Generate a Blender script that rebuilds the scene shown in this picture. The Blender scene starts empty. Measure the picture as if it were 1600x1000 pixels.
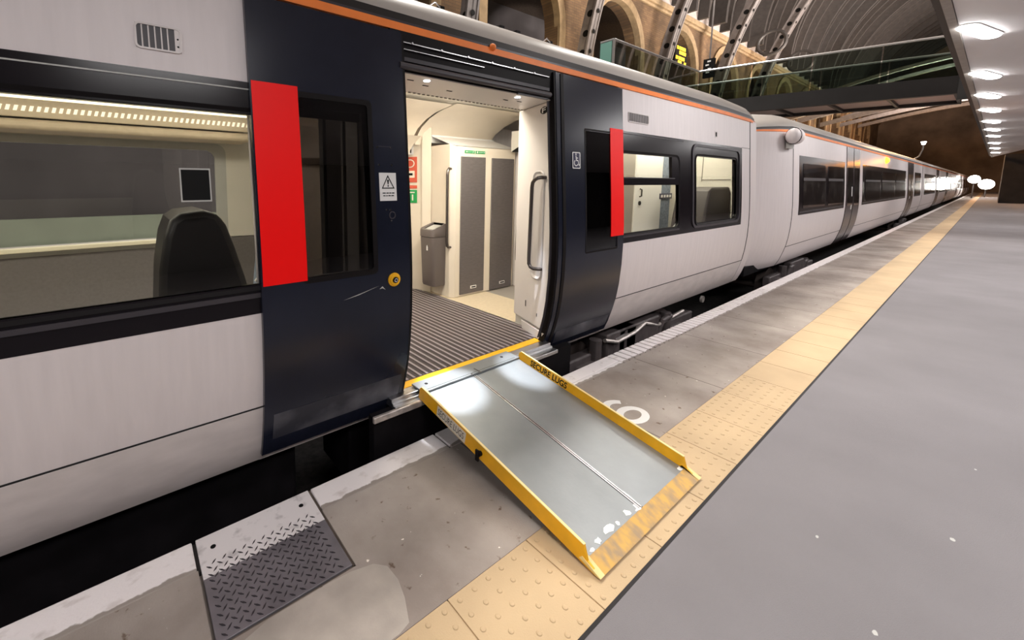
import bpy, bmesh, math, random
from mathutils import Vector, Matrix
random.seed(7)
S = bpy.context.scene
COL = S.collection
PI = math.pi

# ------------------------------------------------------------------ materials
def lin(c):
    return tuple((x/12.92 if x <= .04045 else ((x+.055)/1.055)**2.4) for x in c)
def rgb(r, g, b):
    return lin((r/255, g/255, b/255))
def mat(name, col, rough=.5, metal=0., var=0., scale=8., stretch=(1,1,1), bump=0., bscale=60., spec=.5, col2=None, coat=0., thresh=None, detail=6.):
    m = bpy.data.materials.new(name); m.use_nodes = True
    nt = m.node_tree; n = nt.nodes; l = nt.links
    p = n['Principled BSDF']
    p.inputs['Base Color'].default_value = (*col, 1)
    p.inputs['Roughness'].default_value = rough
    p.inputs['Metallic'].default_value = metal
    p.inputs['Specular IOR Level'].default_value = spec
    if coat: p.inputs['Coat Weight'].default_value = coat; p.inputs['Coat Roughness'].default_value = .08
    if var or bump or col2:
        tc = n.new('ShaderNodeTexCoord'); mp = n.new('ShaderNodeMapping'); mp.inputs['Scale'].default_value = stretch
        l.new(tc.outputs['Object'], mp.inputs['Vector'])
    if var or col2:
        t = n.new('ShaderNodeTexNoise'); t.inputs['Scale'].default_value = scale; t.inputs['Detail'].default_value = detail
        l.new(mp.outputs[0], t.inputs['Vector'])
        r = n.new('ShaderNodeValToRGB')
        a, b = thresh if thresh else (.3, .7)
        r.color_ramp.elements[0].position = a; r.color_ramp.elements[1].position = b
        c2 = col2 if col2 else tuple(min(1, x*(1+var)) for x in col)
        c1 = col if col2 else tuple(x*(1-var) for x in col)
        r.color_ramp.elements[0].color = (*c1, 1); r.color_ramp.elements[1].color = (*c2, 1)
        l.new(t.outputs['Fac'], r.inputs[0]); l.new(r.outputs[0], p.inputs['Base Color'])
    if bump:
        t2 = n.new('ShaderNodeTexNoise'); t2.inputs['Scale'].default_value = bscale; t2.inputs['Detail'].default_value = 4
        l.new(mp.outputs[0], t2.inputs['Vector'])
        b = n.new('ShaderNodeBump'); b.inputs['Strength'].default_value = bump; b.inputs['Distance'].default_value = .01
        l.new(t2.outputs['Fac'], b.inputs['Height']); l.new(b.outputs[0], p.inputs['Normal'])
    return m
def emis(name, col, s):
    m = bpy.data.materials.new(name); m.use_nodes = True
    p = m.node_tree.nodes['Principled BSDF']
    p.inputs['Base Color'].default_value = (*col, 1)
    p.inputs['Emission Color'].default_value = (*col, 1); p.inputs['Emission Strength'].default_value = s
    return m
def glass(name, tint, rough=.0, ior=1.5):
    m = bpy.data.materials.new(name); m.use_nodes = True
    nt = m.node_tree; n = nt.nodes; l = nt.links
    n.remove(n['Principled BSDF'])
    tr = n.new('ShaderNodeBsdfTransparent'); tr.inputs[0].default_value = (*tint, 1)
    gl = n.new('ShaderNodeBsdfGlossy'); gl.inputs['Roughness'].default_value = rough
    fr = n.new('ShaderNodeFresnel'); fr.inputs[0].default_value = ior
    mx = n.new('ShaderNodeMixShader')
    gm = n.new('ShaderNodeNewGeometry'); iv = n.new('ShaderNodeMath'); iv.operation = 'SUBTRACT'; iv.inputs[0].default_value = 1
    l.new(gm.outputs['Backfacing'], iv.inputs[1]); mu = n.new('ShaderNodeMath'); mu.operation = 'MULTIPLY'
    l.new(fr.outputs[0], mu.inputs[0]); l.new(iv.outputs[0], mu.inputs[1])
    l.new(mu.outputs[0], mx.inputs[0]); l.new(tr.outputs[0], mx.inputs[1]); l.new(gl.outputs[0], mx.inputs[2])
    l.new(mx.outputs[0], n['Material Output'].inputs[0])
    return m

M = {}
M['white'] = mat('white_paint', (.70,.645,.65), .42, var=.035, scale=5, stretch=(5,5,.35), spec=.4)
M['skirt'] = mat('skirt_paint', (.62,.57,.56), .38, var=.09, scale=4, stretch=(1.2,1,3))
M['navy'] = mat('navy_paint', (.010,.012,.023), .24, var=.15, scale=3, spec=.35)
M['navy_dust'] = mat('navy_dusty', (.022,.023,.034), .45, col2=(.13,.13,.15), scale=3.5, stretch=(1,1,1.2), thresh=(.42,.68))
M['red'] = mat('red_vinyl', (.98,.0,.0), .45, spec=.3)
M['black'] = mat('black_gloss', (.008,.006,.008), .2, spec=.22)
M['rubber'] = mat('rubber', (.008,.0065,.007), .55, spec=.12)
M['seam'] = mat('seam_black', (.006,.006,.007), .7)
M['orange'] = mat('orange_paint', (.95,.25,.055), .5, var=.08, scale=6, spec=.25)
M['gutter'] = mat('gutter_grey', (.05,.045,.052), .4, spec=.3)
M['drip'] = mat('gutter_dark', (.022,.019,.018), .5, spec=.25)
M['roof'] = mat('roof_grey', (.42,.39,.36), .38, var=.1, scale=2, stretch=(.4,2,2))
M['alu'] = mat('aluminium', (.60,.60,.61), .3, 1., var=.1, scale=20, stretch=(1,8,1))
M['scuffed'] = mat('scuffed_metal', (.55,.5,.47), .4, .6, var=.35, scale=18)
M['deck'] = mat('ramp_deck', (.25,.268,.277), .42, .55, var=.13, scale=3, bump=.06, bscale=45)
M['yellow'] = mat('yellow_paint', (.88,.45,.008), .45, var=.12, scale=7)
M['cream_paint'] = mat('worn_yellow_edge', (.80,.62,.26), .45, var=.1, scale=9)
M['rust'] = mat('worn_ramp_tip', (.60,.35,.08), .6, col2=(.34,.235,.13), scale=22, stretch=(1,.6,1), thresh=(.38,.66))
M['chip'] = mat('paint_chip', (.85,.85,.83), .5)
M['label'] = mat('label_white', (.74,.68,.58), .5, var=.08, scale=30)
M['ink'] = mat('ink_black', (.006,.006,.006), .6, spec=.15)
M['signwhite'] = mat('sign_white', (.78,.77,.76), .4)
M['signnavy'] = mat('sign_navy', (.02,.02,.06), .3)
M['chrome'] = mat('chrome', (.8,.8,.8), .15, 1.)
M['recess'] = mat('recess_grey', (.55,.52,.51), .4)
M['cream'] = mat('cream_panel', (.76,.68,.57), .4, var=.03, scale=3)
M['liner'] = mat('interior_liner', (.70,.67,.60), .45, var=.03, scale=3)
M['ivory'] = mat('reveal_panel', (.74,.70,.68), .35)
M['greyin'] = mat('interior_grey', (.46,.46,.44), .45, var=.05)
M['darkpanel'] = mat('dark_grey_panel', (.115,.10,.10), .5, var=.12, scale=70, stretch=(.2,1,1))
M['binplastic'] = mat('bin_plastic', (.125,.105,.10), .38)
M['tube'] = mat('dark_rail', (.10,.085,.08), .25, .6)
M['mat'] = mat('ribbed_mat', (.055,.042,.042), .85, var=.2, scale=60)
M['matrib'] = mat('mat_rib', (.27,.235,.245), .6)
M['dadogrey'] = mat('dado_grey', (.16,.145,.145), .8, var=.08, scale=40)
M['ledge'] = mat('ledge_cream', (.85,.80,.62), .4)
M['vinyl'] = mat('beige_vinyl', (.60,.50,.36), .5, var=.05, scale=30)
M['vinylgrey'] = mat('grey_vinyl', (.30,.27,.24), .5)
M['seat'] = mat('seat_shell', (.007,.005,.006), .45, var=.2, scale=30)
M['seatgrey'] = mat('seat_grey', (.045,.036,.036), .5)
M['fabric'] = mat('seat_fabric', (.22,.26,.33), .9, var=.35, scale=40)
M['signred'] = mat('sign_red', (.55,.09,.05), .5)
M['signgreen'] = mat('sign_green', (.01,.28,.07), .5)
M['asphalt'] = mat('asphalt', (.200,.189,.198), .85, var=.09, scale=1.1, bump=.25, bscale=240, spec=.25)
def coping_mat():
    m = mat('coping_paint', (.84,.79,.785), .6, col2=(.52,.46,.43), scale=9, stretch=(1,1.6,1), thresh=(.56,.80), bump=.25, bscale=60)
    nt = m.node_tree; n = nt.nodes; l = nt.links; p = n['Principled BSDF']
    old = p.inputs['Base Color'].links[0].from_socket
    tc = n.new('ShaderNodeTexCoord'); sp = n.new('ShaderNodeSeparateXYZ'); l.new(tc.outputs['Object'], sp.inputs[0])
    nz = n.new('ShaderNodeTexNoise'); nz.inputs['Scale'].default_value = 14; nz.inputs['Detail'].default_value = 5; l.new(tc.outputs['Object'], nz.inputs['Vector'])
    a = n.new('ShaderNodeMath'); a.operation = 'MULTIPLY_ADD'; a.inputs[1].default_value = .05; l.new(nz.outputs['Fac'], a.inputs[0]); l.new(sp.outputs['Y'], a.inputs[2])
    g = n.new('ShaderNodeMapRange'); g.inputs['From Min'].default_value = 1.908; g.inputs['From Max'].default_value = 1.914; l.new(a.outputs[0], g.inputs['Value'])
    bl = n.new('ShaderNodeMath'); bl.operation = 'LESS_THAN'; bl.inputs[1].default_value = -5; l.new(sp.outputs['Y'], bl.inputs[0])
    mx0 = n.new('ShaderNodeMath'); mx0.operation = 'MAXIMUM'; l.new(g.outputs[0], mx0.inputs[0]); l.new(bl.outputs[0], mx0.inputs[1])
    mx = n.new('ShaderNodeMixRGB'); mx.inputs[1].default_value = (.31,.27,.24,1); l.new(mx0.outputs[0], mx.inputs[0]); l.new(old, mx.inputs[2]); l.new(mx.outputs[0], p.inputs['Base Color'])
    return m
M['coping'] = coping_mat()
M['tactile'] = mat('tactile_buff', (.50,.365,.215), .75, var=.12, scale=1.6, bump=.15, bscale=150)
M['plate'] = mat('tread_plate', (.235,.215,.235), .42, .5, var=.22, scale=6)
M['platepaint'] = mat('tread_plate_paint', (.72,.68,.68), .55, col2=(.40,.37,.37), scale=16, thresh=(.55,.75))
M['platelug'] = mat('plate_lug', (.055,.048,.055), .45, .5)
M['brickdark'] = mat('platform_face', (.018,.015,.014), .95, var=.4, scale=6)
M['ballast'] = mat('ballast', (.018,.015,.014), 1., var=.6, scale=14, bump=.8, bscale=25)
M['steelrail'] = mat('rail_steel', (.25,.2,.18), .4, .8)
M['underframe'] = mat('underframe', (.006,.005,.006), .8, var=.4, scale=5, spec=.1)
M['underlight'] = mat('underframe_grey', (.085,.07,.07), .55, var=.3, scale=9)
M['pane'] = glass('train_glass', (.88,.88,.86))
M['panegrey'] = glass('train_glass_dark', (.20,.19,.19))
M['opaque_pane'] = mat('dark_glass', (.022,.018,.018), .05, col2=(.085,.075,.07), scale=2.2, stretch=(1,1,1.3), thresh=(.5,.75), coat=.6)
M['bridgeglass'] = glass('balustrade_glass', (.56,.62,.58))
M['greenglass'] = mat('green_glass_edge', (.16,.32,.27), .2)
M['canopy'] = mat('canopy_soffit', (.80,.775,.785), .55, var=.06, scale=.8, stretch=(.5,2,1))
M['trim'] = mat('canopy_trim', (.33,.30,.27), .6, var=.1)
M['trimdark'] = mat('canopy_gutter', (.06,.048,.04), .7)
M['dark'] = mat('dark_wall', (.014,.012,.013), .8, var=.4, scale=2)
M['iron'] = mat('painted_iron', (.17,.15,.145), .5, var=.2, scale=3)
M['irondark'] = mat('dark_iron', (.035,.030,.028), .55, var=.2, scale=3)
M['vault'] = mat('vault_boards', (.42,.37,.345), .8, var=.2, scale=3, stretch=(.3,4,4))
M['stone'] = mat('stone_trim', (.31,.22,.125), .8, var=.2, scale=3)
M['steel'] = mat('satin_steel', (.62,.62,.62), .3, .8)
M['girder'] = mat('bridge_girder', (.018,.016,.016), .5, var=.2, scale=2)
M['soffit'] = mat('bridge_soffit', (.55,.46,.43), .7)
M['lampglass'] = emis('canopy_lamp_glow', (1,.98,.97), 24)
M['intlamp'] = emis('interior_lamp_glow', (1,.93,.78), 7)
M['striplamp'] = emis('rack_strip_glow', (1,.92,.70), 2.2)
M['grille'] = emis('rack_grille_glow', (1,.93,.76), .8)
M['spotlamp'] = emis('small_white_lamp', (.9,.95,1), 12)
M['amber'] = emis('amber_lamp', (1,.30,.012), 9)
M['led'] = emis('amber_led', (1,.55,.02), 3)
M['flood'] = emis('flood_glow', (1,.95,.88), 12)
M['red_led'] = emis('red_led', (1,.05,.12), 6)
M['greybeyond'] = mat('grey_beyond', (.10,.09,.095), .8, var=.35, scale=.35, stretch=(1,1,.5))
M['light_band'] = mat('green_light_band', (.30,.34,.27), .7, var=.1, scale=1)
M['endgable'] = mat('brown_gable', (.17,.125,.095), .8, var=.5, scale=.25)
M['wood'] = mat('brown_boards', (.10,.075,.06), .8, var=.3, scale=6)

def brick_mat(name, c1, c2, mortar, sx, sz, axis='Y'):
    m = bpy.data.materials.new(name); m.use_nodes = True
    nt = m.node_tree; n = nt.nodes; l = nt.links; p = n['Principled BSDF']; p.inputs['Roughness'].default_value = .85
    tc = n.new('ShaderNodeTexCoord'); sp = n.new('ShaderNodeSeparateXYZ'); cb = n.new('ShaderNodeCombineXYZ')
    l.new(tc.outputs['Object'], sp.inputs[0])
    l.new(sp.outputs['X'], cb.inputs['X']); l.new(sp.outputs['Z' if axis == 'Y' else 'Y'], cb.inputs['Y'])
    br = n.new('ShaderNodeTexBrick'); br.inputs['Scale'].default_value = 1
    br.inputs['Brick Width'].default_value = sx; br.inputs['Row Height'].default_value = sz; br.inputs['Mortar Size'].default_value = .012
    br.inputs['Color1'].default_value = (*c1, 1); br.inputs['Color2'].default_value = (*c2, 1); br.inputs['Mortar'].default_value = (*mortar, 1)
    l.new(cb.outputs[0], br.inputs['Vector'])
    nz = n.new('ShaderNodeTexNoise'); nz.inputs['Scale'].default_value = .5; nz.inputs['Detail'].default_value = 5
    l.new(tc.outputs['Object'], nz.inputs['Vector'])
    rp = n.new('ShaderNodeValToRGB'); rp.color_ramp.elements[0].color = (.55,.5,.45,1); rp.color_ramp.elements[1].color = (1.2,1.1,1,1)
    rp.color_ramp.elements[0].position = .35; rp.color_ramp.elements[1].position = .65
    l.new(nz.outputs['Fac'], rp.inputs[0])
    mx = n.new('ShaderNodeMixRGB'); mx.blend_type = 'MULTIPLY'; mx.inputs[0].default_value = 1
    l.new(br.outputs['Color'], mx.inputs[1]); l.new(rp.outputs[0], mx.inputs[2]); l.new(mx.outputs[0], p.inputs['Base Color'])
    return m
M['brick'] = brick_mat('stock_brick', (.19,.124,.066), (.14,.088,.049), (.10,.073,.05), .46, .15)

def slab_mat():
    """concrete platform slabs: joints across at irregular spacing, stains and a few pale repairs"""
    m = bpy.data.materials.new('concrete_slabs'); m.use_nodes = True
    nt = m.node_tree; n = nt.nodes; l = nt.links; p = n['Principled BSDF']; p.inputs['Roughness'].default_value = .85; p.inputs['Specular IOR Level'].default_value = .25
    tc = n.new('ShaderNodeTexCoord')
    def noise(sc, a, b, c1, c2, det=6, rough=.55):
        t = n.new('ShaderNodeTexNoise'); t.inputs['Scale'].default_value = sc; t.inputs['Detail'].default_value = det; t.inputs['Roughness'].default_value = rough
        l.new(tc.outputs['Object'], t.inputs['Vector'])
        r = n.new('ShaderNodeValToRGB'); e = r.color_ramp.elements
        e[0].position = a; e[1].position = b; e[0].color = (*c1, 1); e[1].color = (*c2, 1)
        l.new(t.outputs['Fac'], r.inputs[0]); return r.outputs[0]
    base = noise(1.3, .35, .68, (.25,.21,.185), (.45,.40,.36))
    spots = noise(17, .27, .34, (.45,.36,.30), (1,1,1), 3)
    white = noise(26, .735, .76, (0,0,0), (.55,.52,.48), 2)
    def mix(kind, a, b, f=1.):
        x = n.new('ShaderNodeMixRGB'); x.blend_type = kind; x.inputs[0].default_value = f
        l.new(a, x.inputs[1]); l.new(b, x.inputs[2]); return x.outputs[0]
    c = mix('MULTIPLY', base, spots); c = mix('ADD', c, white)
    br = n.new('ShaderNodeTexBrick'); br.offset = 0; br.inputs['Scale'].default_value = 1; br.inputs['Brick Width'].default_value = 1.12
    br.inputs['Row Height'].default_value = 5; br.inputs['Mortar Size'].default_value = .006; br.inputs['Mortar Smooth'].default_value = .3
    br.inputs['Color1'].default_value = (1,1,1,1); br.inputs['Color2'].default_value = (.88,.87,.86,1); br.inputs['Mortar'].default_value = (.45,.42,.4,1)
    mp = n.new('ShaderNodeMapping'); mp.inputs['Location'].default_value = (.55, 2, 0); l.new(tc.outputs['Object'], mp.inputs[0]); l.new(mp.outputs[0], br.inputs['Vector'])
    c = mix('MULTIPLY', c, br.outputs['Color'])
    l.new(c, p.inputs['Base Color'])
    t2 = n.new('ShaderNodeTexNoise'); t2.inputs['Scale'].default_value = 120; l.new(tc.outputs['Object'], t2.inputs['Vector'])
    b = n.new('ShaderNodeBump'); b.inputs['Strength'].default_value = .2; b.inputs['Distance'].default_value = .008
    l.new(t2.outputs['Fac'], b.inputs['Height']); l.new(b.outputs[0], p.inputs['Normal'])
    return m
M['slab'] = slab_mat()
M['patch'] = mat('pale_concrete_repair', (.385,.34,.30), .85, var=.18, scale=5, bump=.15, bscale=120)

# ------------------------------------------------------------------ mesh builder
class B:
    def __init__(s): s.v = []; s.f = []; s.m = []
    def face(s, idx, mi=0): s.f.append(tuple(idx)); s.m.append(mi)
    def add(s, vs, fs, mi=0):
        o = len(s.v); s.v += [tuple(v) for v in vs]
        for f in fs: s.face([i+o for i in f], mi)
        return s
    def box(s, x0, x1, y0, y1, z0, z1, mi=0):
        return s.add([(x0,y0,z0),(x1,y0,z0),(x1,y1,z0),(x0,y1,z0),(x0,y0,z1),(x1,y0,z1),(x1,y1,z1),(x0,y1,z1)],
                     [(0,3,2,1),(4,5,6,7),(0,1,5,4),(1,2,6,5),(2,3,7,6),(3,0,4,7)], mi)
    def prism(s, pts, d, mi=0):
        """closed polygon pts (3d) extruded by vector d"""
        k = len(pts); d = Vector(d)
        vs = [Vector(p) for p in pts] + [Vector(p)+d for p in pts]
        return s.add(vs, [tuple(range(k))[::-1], tuple(range(k, 2*k))] + [(i,(i+1)%k,(i+1)%k+k,i+k) for i in range(k)], mi)
    def loft(s, rings, closed=True, caps=False, mi=0):
        o = len(s.v); k = len(rings[0])
        for r in rings: s.v += [tuple(p) for p in r]
        for a in range(len(rings)-1):
            for i in range(k if closed else k-1):
                j = (i+1) % k
                s.face((o+a*k+i, o+a*k+j, o+(a+1)*k+j, o+(a+1)*k+i), mi)
        if caps:
            s.face([o+i for i in range(k)][::-1], mi); s.face([o+(len(rings)-1)*k+i for i in range(k)], mi)
        return s
    def tube(s, path, r, n=10, caps=True, mi=0):
        P = [Vector(p) for p in path]; rings = []
        up = Vector((.13,.31,.94)); t0 = (P[1]-P[0]).normalized()
        u = t0.cross(up).normalized()
        for i, p in enumerate(P):
            t = (P[min(i+1,len(P)-1)]-P[max(i-1,0)]).normalized()
            u = (u - t*u.dot(t)).normalized(); w = t.cross(u)
            rr = r[i] if isinstance(r, (list, tuple)) else r
            rings.append([p+u*rr*math.cos(2*PI*k/n)+w*rr*math.sin(2*PI*k/n) for k in range(n)])
        return s.loft(rings, True, caps, mi)
    def disc(s, c, axis, r, t, n=24, mi=0):
        c = Vector(c); a = Vector(axis).normalized()
        return s.tube([c, c+a*t], r, n, True, mi)
    def dome(s, c, r, h, n=10, rings=2, mi=0):
        rr = []
        for k in range(rings+1):
            a = k/(rings+.35)*PI/2
            rr.append([(c[0]+r*math.cos(a)*math.cos(2*PI*i/n), c[1]+r*math.cos(a)*math.sin(2*PI*i/n), c[2]+h*math.sin(a)) for i in range(n)])
        o = len(s.v); s.loft(rr, True, False, mi); s.face([o+rings*n+i for i in range(n)], mi)
        return s
    def build(s, name, m, parent=None, loc=None, bevel=0., smooth=30, kind=None):
        org = Vector(loc) if loc is not None else (ORG.get(parent.name, Vector()) if parent else Vector())
        me = bpy.data.meshes.new(name)
        me.from_pydata([tuple(Vector(v)-org) for v in s.v], [], s.f); me.validate()
        ms = m if isinstance(m, (list, tuple)) else [m]
        for x in ms: me.materials.append(M[x] if isinstance(x, str) else x)
        if len(ms) > 1 and len(me.polygons) == len(s.m):
            for p, i in zip(me.polygons, s.m): p.material_index = i
        bm = bmesh.new(); bm.from_mesh(me); bmesh.ops.recalc_face_normals(bm, faces=bm.faces); bm.to_mesh(me); bm.free()
        if smooth:
            for p in me.polygons: p.use_smooth = True
            me.set_sharp_from_angle(angle=math.radians(smooth))
        o = bpy.data.objects.new(name, me); COL.objects.link(o)
        if parent: o.parent = parent; ORG[o.name] = org
        else: o.location = org; ORG[o.name] = org
        if bevel:
            bv = o.modifiers.new('bevel', 'BEVEL'); bv.width = bevel; bv.segments = 2; bv.limit_method = 'ANGLE'; bv.angle_limit = math.radians(40)
        if kind: o['kind'] = kind
        return o
ORG = {}
def tag(o, label, cat, group=None, kind=None):
    if label: o['label'] = label
    if cat: o['category'] = cat
    if group: o['group'] = group
    if kind: o['kind'] = kind
    return o
def thing(name, loc, label, cat, group=None):
    o = bpy.data.objects.new(name, None); COL.objects.link(o); o.location = loc; o.empty_display_size = .2
    ORG[o.name] = Vector(loc)
    return tag(o, label, cat, group)
def copy_tree(o, parent=None):
    c = o.copy(); COL.objects.link(c)
    if parent: c.parent = parent
    for ch in list(o.children): copy_tree(ch, c)
    return c
def text_mesh(b, txt, fit, mi=0, thick=.0012, bold=0.):
    """adds text to builder b: fit(u, v) maps 0..1 text box to 3d point; second return is normal offset"""
    cu = bpy.data.curves.new('t', 'FONT'); cu.body = txt; cu.offset = bold; cu.resolution_u = 4
    o = bpy.data.objects.new('t', cu); COL.objects.link(o)
    dg = bpy.context.evaluated_depsgraph_get(); me = bpy.data.meshes.new_from_object(o.evaluated_get(dg))
    xs = [v.co.x for v in me.vertices]; ys = [v.co.y for v in me.vertices]
    x0, x1, y0, y1 = min(xs), max(xs), min(ys), max(ys)
    b.add([fit((v.co.x-x0)/(x1-x0), (v.co.y-y0)/(y1-y0)) for v in me.vertices], [tuple(p.vertices) for p in me.polygons], mi)
    bpy.data.objects.remove(o); bpy.data.meshes.remove(me); bpy.data.curves.remove(cu)

# ------------------------------------------------------------------ train body profile  (y of the near side skin by height)
PZ = [.09,.14,.23,.30,.385,.51,.66,.865,1.067,1.27,1.56,1.86,2.25,2.64]
PY = [2.333,2.306,2.268,2.247,2.222,2.192,2.17,2.154,2.150,2.155,2.172,2.194,2.221,2.25]
CY = 3.55
def prof(z):
    if z <= PZ[0]: return PY[0]
    for i in range(len(PZ)-1):
        if z <= PZ[i+1]:
            t = (z-PZ[i])/(PZ[i+1]-PZ[i]); return PY[i]+t*(PY[i+1]-PY[i])
    return PY[-1]+(z-PZ[-1])*.1
def far(y): return 2*CY-y
def zsteps(z0, z1): return [z0]+[z for z in PZ if z0+.004 < z < z1-.004]+[z1]
def skin(b, x0, x1, z0, z1, off=0., th=.03, mi=0, side=1):
    zs = zsteps(z0, z1)
    def Y(z, o): y = prof(z)+o; return y if side == 1 else far(y)
    rings = []
    for x in (x0, x1):
        rings.append([(x, Y(z, off), z) for z in zs]+[(x, Y(z, off+th), z) for z in reversed(zs)])
    return b.loft(rings, True, True, mi)
def rrect(x0, x1, z0, z1, r, per=8, cs=5):
    """rounded rectangle points, counter clockwise, constant count"""
    pts = []
    r = max(r, .0005)
    cor = [(x1-r, z0+r, -PI/2), (x1-r, z1-r, 0), (x0+r, z1-r, PI/2), (x0+r, z0+r, PI)]
    st = [((x0+r, z0), (x1-r, z0)), ((x1, z0+r), (x1, z1-r)), ((x1-r, z1), (x0+r, z1)), ((x0, z1-r), (x0, z0+r))]
    for k in range(4):
        a, c = st[k]
        for i in range(per): t = i/per; pts.append((a[0]+(c[0]-a[0])*t, a[1]+(c[1]-a[1])*t))
        cx, cz, a0 = cor[k]
        for i in range(cs): an = a0+PI/2*i/cs; pts.append((cx+r*math.cos(an), cz+r*math.sin(an)))
    return pts
def ring(b, outer, inner, off=0., th=.03, mi=0, side=1, lip=0.):
    def Y(z, o): y = prof(z)+o; return y if side == 1 else far(y)
    A = [(x, Y(z, off), z) for x, z in outer]; Bq = [(x, Y(z, off+lip), z) for x, z in inner]
    C = [(x, Y(z, off+th), z) for x, z in inner]; D = [(x, Y(z, off+th), z) for x, z in outer]
    return b.loft([A, Bq, C, D, A], True, False, mi)
def panel(b, pts, off=0., th=.006, mi=0, side=1):
    def Y(z, o): y = prof(z)+o; return y if side == 1 else far(y)
    # fan grid following the profile: use horizontal strips
    k = len(pts); A = [(x, Y(z, off), z) for x, z in pts]; C = [(x, Y(z, off+th), z) for x, z in pts]
    xs = [p[0] for p in pts]; zs = [p[1] for p in pts]
    cx, cz = (min(xs)+max(xs))/2, (min(zs)+max(zs))/2
    return b.add(A+C, [tuple(range(k)), tuple(range(k, 2*k))[::-1]]+[(i, i+k, (i+1)%k+k, (i+1)%k) for i in range(k)], mi)
def gridpane(b, x0, x1, z0, z1, r, off, th=.006, mi=0, side=1):
    """rounded pane that follows the curved side: strips between left and right edges"""
    zs = []
    for i in range(5): zs.append(z0+r*(1-math.cos(PI/2*i/4)))
    n = 10
    for i in range(1, n): zs.append(z0+r+(z1-z0-2*r)*i/n)
    for i in range(5): zs.append(z1-r+r*math.sin(PI/2*i/4))
    def ins(z):
        d = min(z-z0, z1-z)
        return 0 if d >= r else r-math.sqrt(max(0, r*r-(r-d)**2))
    def Y(z, o): y = prof(z)+o; return y if side == 1 else far(y)
    rings = [[(x0+ins(z), Y(z, off), z), (x1-ins(z), Y(z, off), z), (x1-ins(z), Y(z, off+th), z), (x0+ins(z), Y(z, off+th), z)] for z in zs]
    return b.loft(rings, True, True, mi)

ROOF = [(2.268,2.744),(2.285,2.80),(2.32,2.86),(2.38,2.908),(2.46,2.952),(2.60,3.0),(2.9,3.05),(3.2,3.072),(3.55,3.08)]
ROOF = ROOF+[(far(y), z) for y, z in reversed(ROOF[:-1])]
def warp(X, y, z, inset, drop):
    y2 = CY+(y-CY)*(1-inset/1.4)
    z2 = z-drop*max(0, min(1, (z-2.5)/.58))
    return (X, y2, z2)
def loft_prof(b, secs, pts, mi=0, closed=False, th=None):
    rings = [[warp(X, y, z, i, d) for y, z in pts] for X, i, d in secs]
    b.loft(rings, closed, False, mi); return b
def strip_prof(b, secs, z0, z1, off, th, mi=0, both=True):
    zs = zsteps(z0, z1)
    for sd in ((1, -1) if both else (1,)):
        def Y(z, o): y = prof(z)+o; return y if sd == 1 else far(y)
        pts = [(Y(z, off), z) for z in zs]+[(Y(z, off+th), z) for z in reversed(zs)]
        rings = [[warp(X, y, z, i, d) for y, z in pts] for X, i, d in secs]
        b.loft(rings, True, True, mi)

def stripe_and_roof(car, secs):
    b = B(); strip_prof(b, secs, 2.634, 2.682, -.010, .06); o = b.build('orange_stripe', 'orange', car)
    b = B(); strip_prof(b, secs, 2.682, 2.700, -.004, .05); g = b.build('gutter', 'gutter', car)
    b = B(); strip_prof(b, secs, 2.700, 2.748, .004, .05); b.build('gutter_lip', 'drip', g)
    b = B(); loft_prof(b, secs, ROOF)
    X0, X1 = secs[0], secs[-1]
    return b.build('roof', 'roof', car, smooth=50)

# ================================================================== CARRIAGE 1 (open door)
car = thing('railway_carriage', (0, CY, -.9), 'white railway carriage with its door open at the boarding ramp', 'train carriage')
XA, XE = -11.5, 8.38
secs1 = [(XA,0,0),(5.5,0,0),(7.0,0,.0),(7.92,0,.05),(8.2,.02,.12),(8.33,.07,.18),(8.38,.16,.22)]
DL0, DL1, DR0, DR1 = .547, 1.49, 3.005, 4.10
b = B()
# near side outer skin, holes for windows and door
skin(b, XA, DL0+.02, .475, 1.012); skin(b, XA, DL0+.02, 2.187, 2.64)
skin(b, DR1-.02, 7.905, .475, 1.072); skin(b, DR1-.02, 7.905, 2.213, 2.64)
skin(b, 7.56, 7.905, 1.072, 2.213)
skin(b, DL0, .80, 1.0, 2.64, .03, .03); skin(b, 1.20, DL1-.10, 1.0, 2.64, .03, .03); skin(b, .80, 1.20, 1.0, 1.16, .03, .03); skin(b, .80, 1.20, 2.1, 2.64, .03, .03); skin(b, DL0, DL1-.10, .475, 1.0, .03, .03)
skin(b, DR0+.10, DR1, .475, 2.64, .03, .03)
skin(b, XA, -4.6, 1.012, 2.187)
end = [(7.918,0,0),(8.2,.0,.02),(8.30,.03,.05),(8.36,.09,.1),(8.38,.18,.15)]
b.build('body_side', 'white', car)
b = B(); strip_prof(b, end, .09, 2.64, 0, .03, both=False); b.build('end_panel', 'white', car)
b = B()
skin(b, XA, DL0+.02, .09, .470, -.004); skin(b, DR1-.02, 7.905, .09, .470, -.004)
skin(b, DL0, DL1-.12, .085, .470, .0); skin(b, DR0+.02, DR1, .085, .470, .0)
b.build('skirt', 'skirt', car)
b = B()
skin(b, XA, DL0, .466, .480, -.0015, .01); skin(b, DR1, 7.905, .466, .480, -.0015, .01)
skin(b, 7.898, 7.925, .09, 2.64, -.002, .02)
skin(b, 7.55, 7.905, 2.213, 2.219, -.001, .01)
b.build('panel_seam', 'seam', car)
stripe_and_roof(car, secs1)
# far side
b = B()
skin(b, XA, 8.3, .09, 1.08, 0, .05, side=-1); skin(b, XA, 8.3, 2.06, 2.64, 0, .05, side=-1)
for x0, x1 in ((XA,-3.4),(.90,2.6),(4.4,8.3)): skin(b, x0, x1, 1.08, 2.06, 0, .05, side=-1)
skin(b, 2.6, 4.4, 1.08, 2.06, 0, .05, side=-1)
b.build('far_body_side', 'white', car)
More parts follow.
